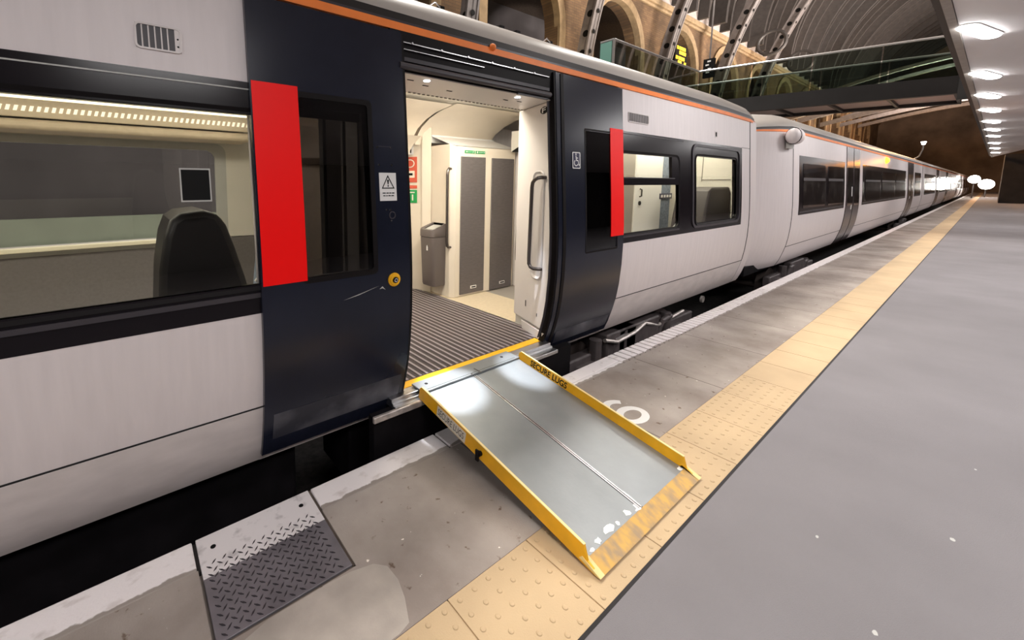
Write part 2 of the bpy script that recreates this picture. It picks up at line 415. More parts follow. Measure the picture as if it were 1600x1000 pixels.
# window units
def window_unit(car, bx, hole, r, mband='black', lipr=.012, glassm='pane', chrome_top=False, panes=None, name='window'):
    """bx band rectangle, hole list of rounded openings side by side in one band"""
    (x0, x1, z0, z1) = bx
    b = B(); ring(b, rrect(x0, x1, z0, z1, .001), rrect(*hole, r), -.001, .035)
    w = b.build(name, mband, car)
    b = B(); hx0, hx1, hz0, hz1 = hole
    ring(b, rrect(hx0-.028, hx1+.028, hz0-.028, hz1+.028, r+.028), rrect(hx0, hx1, hz0, hz1, r), -.008, .03, lip=.010)
    b.build('window_lip', 'rubber', w)
    for (a, c, d, e, rr) in (panes or [(hx0-.005, hx1+.005, hz0-.005, hz1+.005, r)]):
        g = B(); gridpane(g, a, c, d, e, rr, .014); g.build('pane', glassm, w)
    return w
w1 = window_unit(car, (-2.6, DL0+.02, 1.012, 2.187), (-2.35, .70, 1.165, 2.03), .09)
b = B(); skin(b, -2.6, DL0, 2.148, 2.154, -.005, .008); b.build('trim_strip', 'greyin', w1)
b = B(); skin(b, -2.55, DL0, 1.098, 1.122, -.007, .01); b.build('lower_ledge', 'gutter', w1)
b = B(); skin(b, .225, .345, 1.603, 1.748, .006, .002); sq = b.build('black_notice', 'ink', w1)
b = B(); ring(b, rrect(.220,.350,1.597,1.754,.002), rrect(.226,.344,1.604,1.747,.002), .004, .004); b.build('notice_border', 'greyin', w1)
w0 = window_unit(car, (-4.6, -2.6, 1.012, 2.187), (-4.45, -2.72, 1.165, 2.03), .09)
# right hand windows
w2 = window_unit(car, (DR1-.02, 5.63, 1.072, 2.213), (3.9, 5.42, 1.170, 1.99), .07,
     panes=[(3.9, 5.42, 1.165, 1.672, .05), (3.9, 5.25, 1.745, 1.985, .01)])
b = B(); skin(b, 3.95, 5.44, 1.667, 1.748, -.004, .04); skin(b, 5.25, 5.44, 1.74, 2.0, -.001, .035); b.build('window_bar', 'black', w2)
b = B(); skin(b, 4.1, 5.3, 1.738, 1.748, -.010, .008); skin(b, 4.1, 5.55, 2.186, 2.194, -.006, .006); skin(b, DR1, 5.45, 1.128, 1.146, -.008, .008); b.build('trim_strip', 'gutter', w2)
w3 = window_unit(car, (5.63, 7.56, 1.072, 2.213), (5.93, 7.33, 1.180, 2.03), .06)
b = B(); ring(b, rrect(5.80, 7.47, 1.12, 2.18, .12), rrect(5.83, 7.44, 1.15, 2.15, .10), -.012, .02); b.build('frame_bead', 'gutter', w3)
# vents and small slot on the cantrail panel
def vent(x0, x1, z0, z1, slats, cap):
    b = B(); ring(b, rrect(x0, x1, z0, z1, .02), rrect(x0+.008, x1-.008, z0+.008, z1-.008, .014), -.006, .02)
    for i in range(slats):
        x = x0+.02+(x1-x0-.03-cap)*(i+.2)/slats
        y = prof((z0+z1)/2)
        b.prism([(x, prof(z0)-.004, z0+.008), (x, prof(z1)-.004, z1-.008), (x+.02, prof(z1)+.02, z1-.008), (x+.02, prof(z0)+.02, z0+.008)], (.004, 0, 0))
    if cap: skin(b, x1-cap, x1-.008, z0+.008, z1-.008, -.004, .02)
    v = b.build('vent', 'skirt', car)
    b = B(); skin(b, x0+.004, x1-.004, z0+.004, z1-.004, -.0015, .002); b.build('vent_backing', 'gutter', v)
    if cap:
        for zz in (z0+.03, z1-.05):
            b = B(); b.disc((x1-.016, prof(zz)-.0055, zz), (0,1,0), .004, .003, 8); b.build('screw', 'ink', v)
vent(.088, .268, 2.272, 2.385, 5, .028)
vent(4.26, 4.69, 2.312, 2.415, 22, 0)
b = B(); ring(b, rrect(6.53,6.61,2.30,2.385,.02), rrect(6.542,6.598,2.312,2.373,.015), -.004, .02); sl = b.build('slot_surround', 'skirt', car)
b = B(); skin(b, 6.54, 6.60, 2.31, 2.375, -.001, .002); b.build('slot', 'ink', sl)
# orange dome lamp on the stripe
b = B()
rr = []
for k in range(5):
    a = k/4.4*PI/2
    rr.append([(2.30+.028*math.cos(a)*math.cos(t), 2.246-.03*math.sin(a), 2.684+.028*math.cos(a)*math.sin(t)) for t in [2*PI*i/14 for i in range(14)]])
b.loft(rr, True, True); b.build('indicator_dome', 'orange', car)
# roof clips
for x in (2.0, 2.65, 2.85, 3.3):
    b = B(); b.box(x, x+.05, 2.50, 2.56, 2.955, 2.995); rc_ = b.build('roof_clip', 'rubber', car)
    if x in (2.0, 3.3):
        b = B(); b.tube([(x-.10, 2.49, 2.962), (x-.05, 2.49, 3.0), (x, 2.49, 2.975)], .006, 6); b.build('clip_spring', 'chrome', rc_)

# ---- door leaves
OFF = -.03
def leaf(x0, x1, holes, name):
    b = B()
    hx0, hx1, hz0, hz1 = holes
    zb, zt = .14, 2.615
    skin(b, x0, hx0, zb, zt, OFF, .045); skin(b, hx1, x1, zb, zt, OFF, .045)
    skin(b, hx0, hx1, zb, hz0, OFF, .045); skin(b, hx0, hx1, hz1, zt, OFF, .045)
    return b.build(name, 'navy', car)
dl = leaf(DL0, DL1-.02, (.78, 1.215, 1.16, 2.15), 'door_leaf')
dl['label'] = 'left sliding door leaf, navy with a tall dark window'
b = B(); skin(b, DL1-.035, DL1, .13, 2.612, OFF+.004, .05); skin(b, DL1-.006, DL1+.006, .13, 2.60, OFF+.012, .03); b.build('edge_seal', 'rubber', dl)
b = B(); skin(b, .775, 1.22, 1.155, 2.155, OFF+.003, .006); b.build('pane', 'panegrey', dl)
b = B(); ring(b, rrect(.76,1.235,1.14,2.17,.03), rrect(.79,1.205,1.17,2.14,.02), OFF-.002, .01); b.build('window_seal', 'rubber', dl)
b = B(); skin(b, .555, .790, 1.157, 2.193, OFF-.003, .004); b.build('red_panel', 'red', dl)
b = B(); skin(b, .60, DL1-.05, .245, .415, OFF-.0015, .002); b.build('dusty_band', 'navy_dust', dl)
# push button
yb = prof(1.09)+OFF
b = B(); b.disc((1.345, yb, 1.088), (0,-1,0), .043, .012, 28); b.disc((1.345, yb-.012, 1.088), (0,-1,0), .034, .008, 28); pb = b.build('push_button', 'yellow', dl, bevel=.002)
b = B(); b.disc((1.345, yb-.020, 1.088), (0,-1,0), .019, .006, 20); b.build('button_bezel', 'ink', pb)
b = B(); b.disc((1.345, yb-.026, 1.088), (0,-1,0), .013, .003, 20); b.build('button_cap', 'chrome', pb)
b = B(); b.disc((1.345, yb-.029, 1.088), (0,-1,0), .006, .002, 12); b.build('button_mark', 'ink', pb)
# warning notice
def onleaf(x, z, d): return (x, prof(z)+OFF-d, z)
b = B(); skin(b, 1.265, 1.385, 1.578, 1.748, OFF-.003, .004); wn = b.build('warning_notice', 'signwhite', dl)
b = B()
tri = [(1.325,1.735),(1.279,1.652),(1.371,1.652)]
inn = [(1.325,1.722),(1.289,1.658),(1.361,1.658)]
b.loft([[onleaf(x,z,.004) for x,z in tri],[onleaf(x,z,.004) for x,z in inn]], True, False)
b.add([onleaf(1.318,1.706,.0042),onleaf(1.332,1.706,.0042),onleaf(1.328,1.677,.0042),onleaf(1.322,1.677,.0042)],[(0,1,2,3)])
b.disc(onleaf(1.325,1.668,.004),(0,-1,0),.005,.0004,10)
for z, segs in ((1.622,((1.283,1.305),(1.31,1.327),(1.331,1.345),(1.349,1.368))),(1.606,((1.287,1.303),(1.308,1.318),(1.323,1.34),(1.345,1.364)))):
    for a, c in segs: b.add([onleaf(a,z,.004),onleaf(c,z,.004),onleaf(c,z+.006,.004),onleaf(a,z+.006,.004)],[(0,1,2,3)])
b.build('notice_symbol', 'ink', wn, smooth=0)
for x, z in ((1.262,1.90),(1.357,1.90),(1.268,1.795),(1.357,1.795),(1.336,1.52),(1.338,1.455),(1.308,1.523)):
    b = B(); b.disc(onleaf(x,z,0),(0,-1,0),.006,.004,10); b.build('rivet', 'chrome', dl)
b = B()
ring(b, rrect(1.325,1.372,1.465,1.513,.0235), rrect(1.331,1.366,1.471,1.507,.0175), OFF-.003, .004); b.build('lock_ring', 'gutter', dl)
b = B(); skin(b,1.262,1.357,1.9045,1.907,OFF-.001,.002); b.build('plate_edge', 'gutter', dl)
b = B()
for p in ([(1.00,1.04),(1.13,1.068),(1.24,1.093),(1.10,1.056)], [(1.24,1.050+.02),(1.262,1.086),(1.285,1.060),(1.262,1.074)]):
    b.add([onleaf(x, z-.03, .0015) for x, z in p], [(0,1,2,3)])
b.build('scratch', 'greyin', dl, smooth=0)

dr = leaf(DR0+.02, DR1, (3.45, 3.97, 1.06, 2.16), 'door_leaf')
dr['label'] = 'right sliding door leaf, navy with an accessibility sign'
b = B(); skin(b, DR0, DR0+.06, .12, 2.612, OFF+.004, .05); skin(b, DR0+.08, DR0+.12, .12, 2.61, OFF-.006, .012)
b.build('edge_seal', 'rubber', dr)
b = B(); skin(b, 3.445, 3.975, 1.055, 2.165, OFF+.003, .006); b.build('pane', 'panegrey', dr)
b = B(); ring(b, rrect(3.43,3.99,1.04,2.18,.02), rrect(3.446,3.974,1.056,2.164,.01), OFF-.002, .01); b.build('window_seal', 'rubber', dr)
b = B(); skin(b, 3.86, DR1-.005, 1.168, 2.215, OFF-.004, .004); b.build('red_panel', 'red', dr)
b = B(); skin(b, DR0+.16, DR1-.04, .20, .33, OFF-.0015, .002); b.build('dusty_band', 'navy_dust', dr)
def isa(x0, x1, z0, z1):
    b = B(); skin(b, x0, x1, z0, z1, OFF-.003, .004); o = b.build('accessibility_sign', 'signnavy', dr)
    W, H = x1-x0, z1-z0
    def P(u, v): return onleaf(x0+W*u, z0+H*v, .0042)
    b = B()
    ring(b, rrect(x0,x1,z0,z1,.012), rrect(x0+.010,x1-.010,z0+.008,z1-.008,.008), OFF-.004, .002)
    n = 16
    arc = [math.radians(a) for a in [118+i*(222/n) for i in range(n+1)]]
    b.loft([[P(.45+.27*math.cos(a), .34+.20*math.sin(a)) for a in arc],[P(.45+.185*math.cos(a), .34+.137*math.sin(a)) for a in arc]], False)
    head = [P(.44+.075*math.cos(2*PI*i/12), .87+.055*math.sin(2*PI*i/12)) for i in range(12)]
    b.add(head, [tuple(range(12))])
    for q in ([(.39,.79),(.48,.79),(.54,.50),(.44,.48)], [(.50,.68),(.70,.66),(.70,.61),(.50,.62)], [(.46,.53),(.72,.53),(.72,.46),(.48,.46)], [(.65,.50),(.73,.50),(.84,.22),(.76,.20)], [(.78,.22),(.90,.27),(.92,.22),(.79,.16)]):
        b.add([P(*p) for p in q], [(0,1,2,3)])
    b.build('wheelchair_symbol', 'signwhite', o, smooth=0)
isa(3.235, 3.355, 1.815, 1.96)
# header machinery over the doorway
b = B()
b.box(1.40, 3.06, 2.238, 2.62, 2.39, 2.632); hd = b.build('door_header', 'rubber', car)
b = B()
b.tube([(1.45, 2.21, 2.415),(2.95, 2.21, 2.415)], .022, 10); b.box(1.45, 2.96, 2.222, 2.24, 2.45, 2.475); b.box(2.55,2.92,2.205,2.22,2.372,2.384)
b.build('door_track', 'gutter', hd)
b = B(); b.box(1.46, 2.95, 2.222, 2.236, 2.560, 2.566); b.box(1.46, 2.2, 2.222, 2.236, 2.520, 2.524)
for i in range(6): b.disc((1.56+.24*i, 2.224, 2.566), (0,-1,0), .007, .006, 8)
b.build('header_rail', 'alu', hd)
# sill, yellow nosing, step front
b = B(); b.box(1.36, 3.05, 2.10, 2.165, .19, .222); b.box(1.36, 3.05, 2.18, 2.26, .20, .258); b.box(1.36,3.05,2.16,2.185,.20,.235)
st = b.build('door_sill', 'alu', car, bevel=.004)
b = B(); b.box(1.18, 1.55, 2.095, 2.12, .19, .232); b.build('scuffed_edge', 'scuffed', st, bevel=.006)
b = B(); b.box(1.44, 3.02, 2.26, 2.335, .19, .2605); b.build('yellow_nosing', 'yellow', st, bevel=.002)
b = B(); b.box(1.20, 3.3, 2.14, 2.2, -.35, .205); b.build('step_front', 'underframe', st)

# ---- interior of carriage 1
fl = B(); fl.box(-6, 8.2, 2.335, far(2.25), .16, .255); flo = fl.build('carriage_floor', 'vinylgrey', car)
b = B()
b.box(1.0, 3.19, 2.336, 4.9, .2551, .259)
mo = b.build('entrance_mat', 'mat', flo)
b = B(); x = 1.05
while x < 3.17:
    b.box(x, x+.020, 2.34, 4.9, .259, .2645); x += .060
b.build('mat_rib', 'matrib', mo, smooth=0)
b = B(); b.box(3.19, 3.21, 2.6, 4.1, .255, .262); b.build('mat_edging', 'alu', flo)
b = B(); b.box(3.21, 3.85, 2.75, 4.3, .2551, .2575); b.build('beige_floor', 'vinyl', flo)
# inner linings
b = B()
skin(b, XA, DL1-.1, .27, 1.12, .06, .012); skin(b, XA, DL1-.1, 2.05, 2.5, .06, .012); skin(b, -4.6, -4.5, 1.1, 2.1, .05, .02); skin(b, -2.68,-2.42,1.1,2.06,.04,.02)
skin(b, .74, .80, 1.1, 2.06, .06, .012); skin(b, 1.20, DL1-.1, 1.1, 2.06, .06, .012)
skin(b, 3.2, 8.1, .27, 1.12, .06, .012); skin(b, 3.2, 8.1, 2.05, 2.5, .06, .012); skin(b, 7.36, 8.1, 1.1, 2.06, .06, .012); skin(b, 5.50, 5.86, 1.1, 2.06, .05, .012)
skin(b, 3.2, 3.44, 1.1, 2.06, .06, .012)
b.build('wall_lining', 'liner', car)
# far side saloon wall with its window
b = B()
skin(b, -6, 1.3, 2.045, 2.55, .06, .012, side=-1); skin(b, .875, 1.4, 1.1, 2.05, .06, .012, side=-1)
skin(b, -6, -3.0, 1.1, 2.05, .06, .012, side=-1)
b.build('far_wall_lining', 'liner', car)
b = B(); skin(b, -6, 1.27, .27, 1.085, .06, .012, side=-1); b.build('lower_wall_lining', 'dadogrey', car)
b = B(); b.box(-3.0, .62, far(2.29), far(2.215), 1.085, 1.125); b.build('window_ledge', 'ledge', car, bevel=.006)
fw = B(); ring(fw, rrect(-3.0,.93,1.04,2.10,.10), rrect(-2.9,.82,1.10,2.03,.09), .045, .03, side=-1); fwo = fw.build('far_window', 'greyin', car)
fw = B(); gridpane(fw, -3.0, .90, 1.06, 2.07, .05, .02, side=-1); fw.build('pane', 'pane', fwo)
# saloon ceiling + vestibule ceiling
b = B()
b.box(-6, 1.2, 2.3, 4.8, 2.52, 2.56); b.box(1.2, 8.1, 2.62, 4.8, 2.58, 2.62)
b.build('carriage_ceiling', 'liner', car)
b = B(); b.box(-6, 1.2, 3.2, 3.55, 2.512, 2.52); cl = b.build('saloon_lamp', 'intlamp', car)
# luggage racks along both sides of the saloon (perforated front grille + lit strip)
for side in (1, -1):
    yy = (lambda y: y) if side == 1 else far
    b = B()
    ys = sorted((yy(2.32), yy(2.72))); b.box(-6, 1.1, ys[0], ys[1], 2.22, 2.24)
    r = b.build('luggage_rack', 'greyin', car)
    b = B(); e = sorted((yy(2.72), yy(2.745))); b.box(-6, 1.1, e[0], e[1], 2.19, 2.33); b.build('rack_rail', 'vinyl', r, bevel=.006)
    b = B(); e = sorted((yy(2.745), yy(2.752)))
    x = -1.6
    while x < 1.05 and side == -1:
        b.prism([(x, e[0], 2.235), (x+.022, e[0], 2.235), (x+.034, e[0], 2.275), (x+.012, e[0], 2.275)], (0, .004, 0)); x += .044
    if side == -1: b.build('rack_grille', 'grille', r, smooth=0)
    b = B(); e = sorted((yy(2.70), yy(2.74))); b.box(-6, 1.1, e[0], e[1], 2.335, 2.35); b.build('rack_strip_lamp', 'striplamp', r)
b = B(); b.box(-6, 1.1, far(2.72), far(2.33), 2.10, 2.185); b.build('cove_panel', 'vinyl', car, bevel=.03)
for x in (.66, .78):
    b = B(); b.disc((x, 2.70, 2.18), (0,0,1), .018, .01, 12); b.build('reading_lamp', 'spotlamp', car)
# saloon end bulkhead behind the left leaf
b = B(); b.box(1.28, 1.32, 2.33, 3.1, .26, 2.5); bk = b.build('bulkhead', 'darkpanel', car)
b = B(); b.box(1.272, 1.281, 2.44, 2.69, .9, 2.4); b.build('bulkhead_strip', 'signwhite', bk)
b = B(); b.box(1.28, 1.32, 3.8, 4.8, .26, 2.5); b.build('bulkhead', 'liner', car)
b = B(); b.box(1.0,1.02,2.36,2.42,.26,2.4); b.box(1.13,1.15,2.36,2.37,1.1,2.2); b.build('draught_screen','greyin',car)

# vestibule: right hand angled door pillar
p0, p1 = Vector((2.985, 2.185, 0)), Vector((3.20, 2.745, 0))
u = (p1-p0).normalized(); nrm = Vector((-u.y, u.x, 0))        # points to -x side
def onpil(s, z, d=0.): return p0+u*s+nrm*d+Vector((0,0,z))
L = (p1-p0).length
b = B()
def s0(z): return max(0, (prof(z)+.022-2.185)/u.y)
zz = [.36,.45,.55,.66,.8,.95,1.07,1.27,1.56,1.86,2.1,2.25,2.382]
b.loft([[tuple(onpil(s0(z), z)), tuple(onpil(L, z)), tuple(onpil(L, z)+Vector((.10,0,0))), tuple(onpil(s0(z), z)+Vector((.10,.05,0)))] for z in zz], True, True)
pil = b.build('door_pillar', 'ivory', car, bevel=.008)
# fix: lower tongue reaching the floor
b = B(); b.prism([tuple(onpil(.10,.262,.004)), tuple(onpil(.42,.262,.004)), tuple(onpil(.44,.34,.004)), tuple(onpil(.04,.34,.004))], -nrm*.05); b.build('pillar_foot', 'ivory', pil)
rec = []
b = B()
def rr2(s0, s1, z0, z1, r): return rrect(s0, s1, z0, z1, r)
O = [onpil(s, z, .004) for s, z in rr2(.10, .30, .80, 1.80, .07)]; I1 = [onpil(s, z, .012) for s, z in rr2(.112, .288, .815, 1.788, .06)]; I2 = [onpil(s, z, .001) for s, z in rr2(.125, .275, .835, 1.77, .05)]
b.loft([O, I1, I2], True, False); o0 = len(b.v); b.v += [tuple(p) for p in I2]; b.face([o0+i for i in range(len(I2))])
rc = b.build('handle_recess', 'recess', pil)
b = B()
b.tube([onpil(.09,1.735,.0), onpil(.09,1.735,.05), onpil(.10,1.73,.075), onpil(.13,1.715,.085), onpil(.155,1.69,.09), onpil(.165,1.65,.09), onpil(.18,1.0,.09), onpil(.18,.96,.088), onpil(.165,.93,.08), onpil(.14,.92,.065), onpil(.115,.918,.03), onpil(.11,.918,0)], .0165, 12)
b.build('grab_handle', 'tube', pil)
b = B(); b.loft([[tuple(onpil(.155+.058*math.cos(2*PI*i/24), 2.318+.031*math.sin(2*PI*i/24), d_)) for i in range(24)] for d_ in (0, .004)], True, True); fd = b.build('letter_disc', 'ink', pil)
def fitF(uu, vv): return onpil(.184-.058*uu, 2.297+.043*vv, .0046)
b = B(); text_mesh(b, 'F', fitF, bold=.02); b.build('disc_letter', 'signwhite', fd, smooth=0)
b = B(); b.box(0,0,0,0,0,0); b = B()
for s, z, w, h in ((.36,.50,.012,.06),(.16,.46,.008,.03)):
    b.prism([tuple(onpil(s,z,.003)),tuple(onpil(s+w,z,.003)),tuple(onpil(s+w,z+h,.003)),tuple(onpil(s,z+h,.003))], -nrm*.002)
b.build('pillar_slot', 'ink', pil)
b = B()
b.box(3.08, 3.25, 2.30, 2.36, .26, 2.38); b.box(3.2,3.3,2.36,2.72,.26,2.5); b.build('door_pocket', 'liner', car)
# vertical seals in the reveal beside the pillar
b = B(); skin(b, 2.965, 2.99, .30, 2.375, .012, .008); b.build('reveal_seal', 'gutter', car)
# soffit behind the header and dotted trim
b = B(); b.box(1.2, 3.22, 2.245, 2.69, 2.383, 2.42); sf = b.build('door_soffit', 'ivory', car)
for x, y in ((1.62,2.36),(1.80,2.43),(2.05,2.46),(2.65,2.44),(2.80,2.42)): 
    b = B(); b.box(x, x+.05, y, y+.012, 2.380, 2.384); b.build('soffit_slot', 'ink', sf)
b = B(); x = 1.3
while x < 3.15: b.box(x, x+.02, 2.67, 2.68, 2.376, 2.384); x += .045
b.build('soffit_perforation', 'vinylgrey', sf, smooth=0)
for x in (1.75, 2.68):
    b = B(); b.disc((x, 2.32, 2.384), (0,0,-1), .022, .004, 16); b.build('threshold_lamp', 'spotlamp', sf)
for x0_, x1_ in ((1.5,2.15),(2.5,3.3)):
    b = B(); b.box(x0_, x1_, 2.82, 3.12, 2.572, 2.58); b.build('vestibule_lamp', 'intlamp', car)
# equipment cabinet in the vestibule
cab = thing('equipment_cabinet', (3.8, 4.1, .26), 'cream vestibule cabinet with two tall dark grey doors', 'cabinet')
b = B()
b.prism([(3.30,3.785,.262),(4.36,3.785,.262),(4.36,3.785,2.135),(3.30,3.785,2.135)], (0,.95,0))
b.add([(3.25,3.84,.262),(3.30,3.785,.262),(3.30,3.785,2.135),(3.25,3.84,2.16),(3.25,4.7,.262),(3.25,4.7,2.16),(3.30,4.7,2.135)],[(0,1,2,3),(4,0,3,5),(3,2,6,5)])
b.build('cabinet_body', 'cream', cab, bevel=.006)
b = B(); b.add([(3.25,3.84,2.155),(3.31,3.775,2.137),(4.37,3.775,2.137),(4.37,4.25,2.30),(3.25,4.25,2.30)], [(0,1,2,3,4)]); b.box(3.25,4.37,4.2,4.30,2.2,2.3); b.build('cabinet_top', 'signwhite', cab)
for x0, x1, z0, z1 in ((3.375,3.79,.285,2.012),(3.905,4.325,.27,2.01)):
    b = B(); b.box(x0, x1, 3.772, 3.786, z0, z1); d = b.build('cabinet_door', 'darkpanel', cab, bevel=.004)
    b = B(); xx = (x0+x1)/2-.03
    b.box(xx, xx+.10, 3.765, 3.773, z0+.06, z0+.095); h = b.build('door_tag', 'signwhite', d)
    b = B(); b.box(xx+.012, xx+.088, 3.763, 3.766, z0+.07, z0+.086); b.build('tag_slot', 'ink', d)
for x0, x1 in ((3.44,3.60),(3.62,3.78)):
    b = B(); b.box(x0, x1, 3.778, 3.786, 2.055, 2.088); s = b.build('exit_sign', 'signgreen', cab)
    b = B()
    zc = 2.0715
    if x0 < 3.5:
        b.add([(x0+.008,3.777,zc),(x0+.028,3.777,zc+.009),(x0+.028,3.777,zc-.009)],[(0,1,2)]); b.box(x0+.028,x0+.05,3.777,3.778,zc-.003,zc+.003)
        for q in range(3): b.box(x0+.058+.02*q, x0+.069+.02*q, 3.777, 3.778, zc-.003, zc+.003)
        b.box(x0+.128,x0+.134,3.777,3.778,zc-.012,zc+.004); b.box(x0+.124,x0+.146,3.777,3.778,zc+.004,zc+.008)
    else:
        b.box(x0+.012,x0+.04,3.777,3.778,zc-.004,zc+.004); b.box(x0+.022,x0+.030,3.777,3.778,zc-.012,zc+.012)
        for q in range(4): b.box(x0+.055+.018*q, x0+.065+.018*q, 3.777, 3.778, zc-.003, zc+.003)
        b.add([(x1-.008,3.777,zc),(x1-.024,3.777,zc+.009),(x1-.024,3.777,zc-.009)],[(0,1,2)])
    b.build('sign_marks', 'signwhite', s, smooth=0)
# walls of the vestibule on the far side
b = B()
b.prism([(3.25,4.24,.26),(3.05,4.60,.26),(3.05,4.60,2.5),(3.25,4.24,2.5)], (-.0,.03,0))
b.box(1.3, 3.08, 4.58, 4.64, .26, 2.56)
vw = b.build('vestibule_wall', 'cream', car)
b = B(); b.prism([(3.245,4.20,.26),(3.185,4.31,.26),(3.185,4.31,2.5),(3.245,4.20,2.5)], (-.012,-.007,0)); b.build('corner_post', 'cream', car)
# curved cove above cabinet
cp = [(4.36,2.18),(4.32,2.28),(4.22,2.38),(4.05,2.47),(3.85,2.53),(3.55,2.57)]
b = B(); b.loft([[(x, y, z) for y, z in cp] for x in (3.1, 4.42)], False); b.loft([[(x, y, z-.02) for y, z in cp] for x in (1.3, 3.04)], False)
b.build('ceiling_cove', 'cream', car, smooth=60)
b = B(); b.loft([[(x, y-.02, z-.22) for y, z in cp[:4]] for x in (1.3, 2.96)], False); b.build('rack_cove', 'cream', car, smooth=60)
b = B(); b.prism([(4.2,3.72,2.10),(4.2,3.45,2.22),(4.2,3.45,2.36),(4.2,3.72,2.36)], (.7,0,0)); lr = b.build('rack_end', 'liner', car)
b = B(); b.prism([(4.195,3.70,2.095),(4.195,3.44,2.21),(4.195,3.44,2.222),(4.195,3.70,2.107)], (.7,0,0)); b.build('rack_end_edge', 'ink', lr)
# notices on the far wall
def wallpt(s, z): 
    a, c = Vector((3.245,4.248,0)), Vector((3.05,4.60,0)); q = a+(c-a)*s; n2 = Vector((-(c-a).y, (c-a).x, 0)).normalized()
    return tuple(q+n2*(.006 if n2.x < 0 else -.006)+Vector((0,0,z)))
def wallquad(b, s0, s1, z0, z1): b.prism([wallpt(s0,z0),wallpt(s1,z0),wallpt(s1,z1),wallpt(s0,z1)], (-.004,-.002,0))
b = B(); wallquad(b, .42, .92, 1.70, 2.03); rn = b.build('red_notice', 'signred', vw)
def wallp2(s, z): q = Vector(wallpt(s, z)); return tuple(q+Vector((-.006,-.0035,0)))
b = B()
b.loft([[wallp2(.67+.17*math.cos(t), 1.945+.055*math.sin(t)) for t in [2*PI*i/18 for i in range(18)]],[wallp2(.67+.13*math.cos(t), 1.945+.042*math.sin(t)) for t in [2*PI*i/18 for i in range(18)]]])
b.add([wallp2(.50,1.76),wallp2(.84,1.76),wallp2(.84,1.85),wallp2(.50,1.85)],[(0,1,2,3)]); b.build('notice_panel', 'label', rn, smooth=0)
b = B(); b.add([tuple(Vector(wallp2(s,z))+Vector((-.002,-.001,0))) for s,z in ((.57,1.79),(.77,1.79),(.77,1.82),(.57,1.82))],[(0,1,2,3)]); b.build('notice_slot', 'ink', rn, smooth=0)
b = B(); wallquad(b, .42, .92, 1.43, 1.60); gn = b.build('green_notice', 'signgreen', vw)
b = B()
for q in ([(.5,1.56),(.85,1.56),(.85,1.575),(.5,1.575)],[(.55,1.46),(.60,1.46),(.60,1.54),(.55,1.54)],[(.72,1.46),(.76,1.46),(.76,1.54),(.72,1.54)]): b.add([wallp2(*p) for p in q],[(0,1,2,3)])
b.build('notice_marks', 'label', gn, smooth=0)
b = B(); wallquad(b, .42, .92, 1.62, 1.66); b.build('red_strip_notice', 'signred', vw)
b = B(); wallquad(b, .55, 1.3, 2.06, 2.33); pn = b.build('white_notice', 'signwhite', vw)
b = B(); b.add([wallp2(s,z) for s,z in ((.62,2.08),(.66,2.08),(.66,2.31),(.62,2.31))],[(0,1,2,3)]); b.build('notice_marks', 'ink', pn, smooth=0)
# grab poles
def grab(name, x, y, z0, z1, dx):
    b = B(); b.tube([(x-dx*.0,y,z1),(x-dx*.5,y,z1+.005),(x-dx*.85,y-.01,z1-.02),(x-dx,y-.015,z1-.07),(x-dx,y-.015,z0+.07),(x-dx*.85,y-.01,z0+.02),(x-dx*.5,y,z0),(x,y,z0)], .0165, 12)
    return b.build(name, 'tube', car)
grab('grab_pole', 3.27, 3.835, .90, 1.86, .075)
b = B(); b.tube([(4.46,3.70,1.88),(4.40,3.70,1.885),(4.37,3.70,1.85),(4.36,3.70,1.78),(4.33,3.70,.72),(4.335,3.70,.65),(4.36,3.70,.61),(4.44,3.70,.60)], .0165, 12); b.build('grab_pole', 'tube', car)
b = B(); b.box(4.40, 4.44, 3.66, 3.9, .26, 2.3); b.tube([(4.38,3.64,.3),(4.38,3.64,1.6)], .012, 8); b.build('screen_post', 'ivory', car)
# waste bin
wb = thing('waste_bin', (3.13, 4.03, .40), 'dark brown-grey waste bin mounted on the cream cabinet side', 'bin')
def bin_ring(z0, k):
    pts = []
    x0, x1, y0, y1, r = 3.03-.0, 3.245, 3.90, 4.17, .05
    for x, y in [(x0+r*(1-math.cos(t)), y0+r*(1-math.sin(t))) for t in [PI/2*i/5 for i in range(6)]][::-1]: pts.append((x, y))
    pts2 = [(x, y1-(y-y0)) for x, y in reversed(pts)]
    pts = [(x1, y0)]+pts+pts2+[(x1, y1)]
    return [((x-3.245)*k+3.245, (y-4.035)*k+4.035, z0+((x-3.03)*.34 if z0 > 1.05 else 0)) for x, y in pts]
b = B(); b.loft([bin_ring(.40,.80), bin_ring(.405,.86), bin_ring(.43,.90), bin_ring(1.0,1.0), bin_ring(1.02,1.0), bin_ring(1.022,.97)], True, True); b.build('bin_body', 'binplastic', wb, smooth=40)
b = B(); b.loft([bin_ring(1.022,.985), bin_ring(1.03,1.03), bin_ring(1.10,1.03), bin_ring(1.115,1.01), bin_ring(1.115,.80), bin_ring(1.085,.76)], True, True); b.build('bin_lid', 'binplastic', wb, smooth=40)
b = B(); b.box(3.08,3.20,3.965,4.105,1.115,1.122); b.prism([(3.06,3.96,1.105),(3.22,3.96,1.16),(3.22,4.11,1.16),(3.06,4.11,1.105)], (0,0,.004)); b.build('bin_flap', 'greyin', wb)
b = B(); b.prism([(3.028,3.985,.86),(3.028,4.01,.86),(3.028,4.01,.90),(3.028,4.0,.925),(3.028,3.985,.90)], (-.004,0,0)); b.build('bin_symbol', 'signwhite', wb)

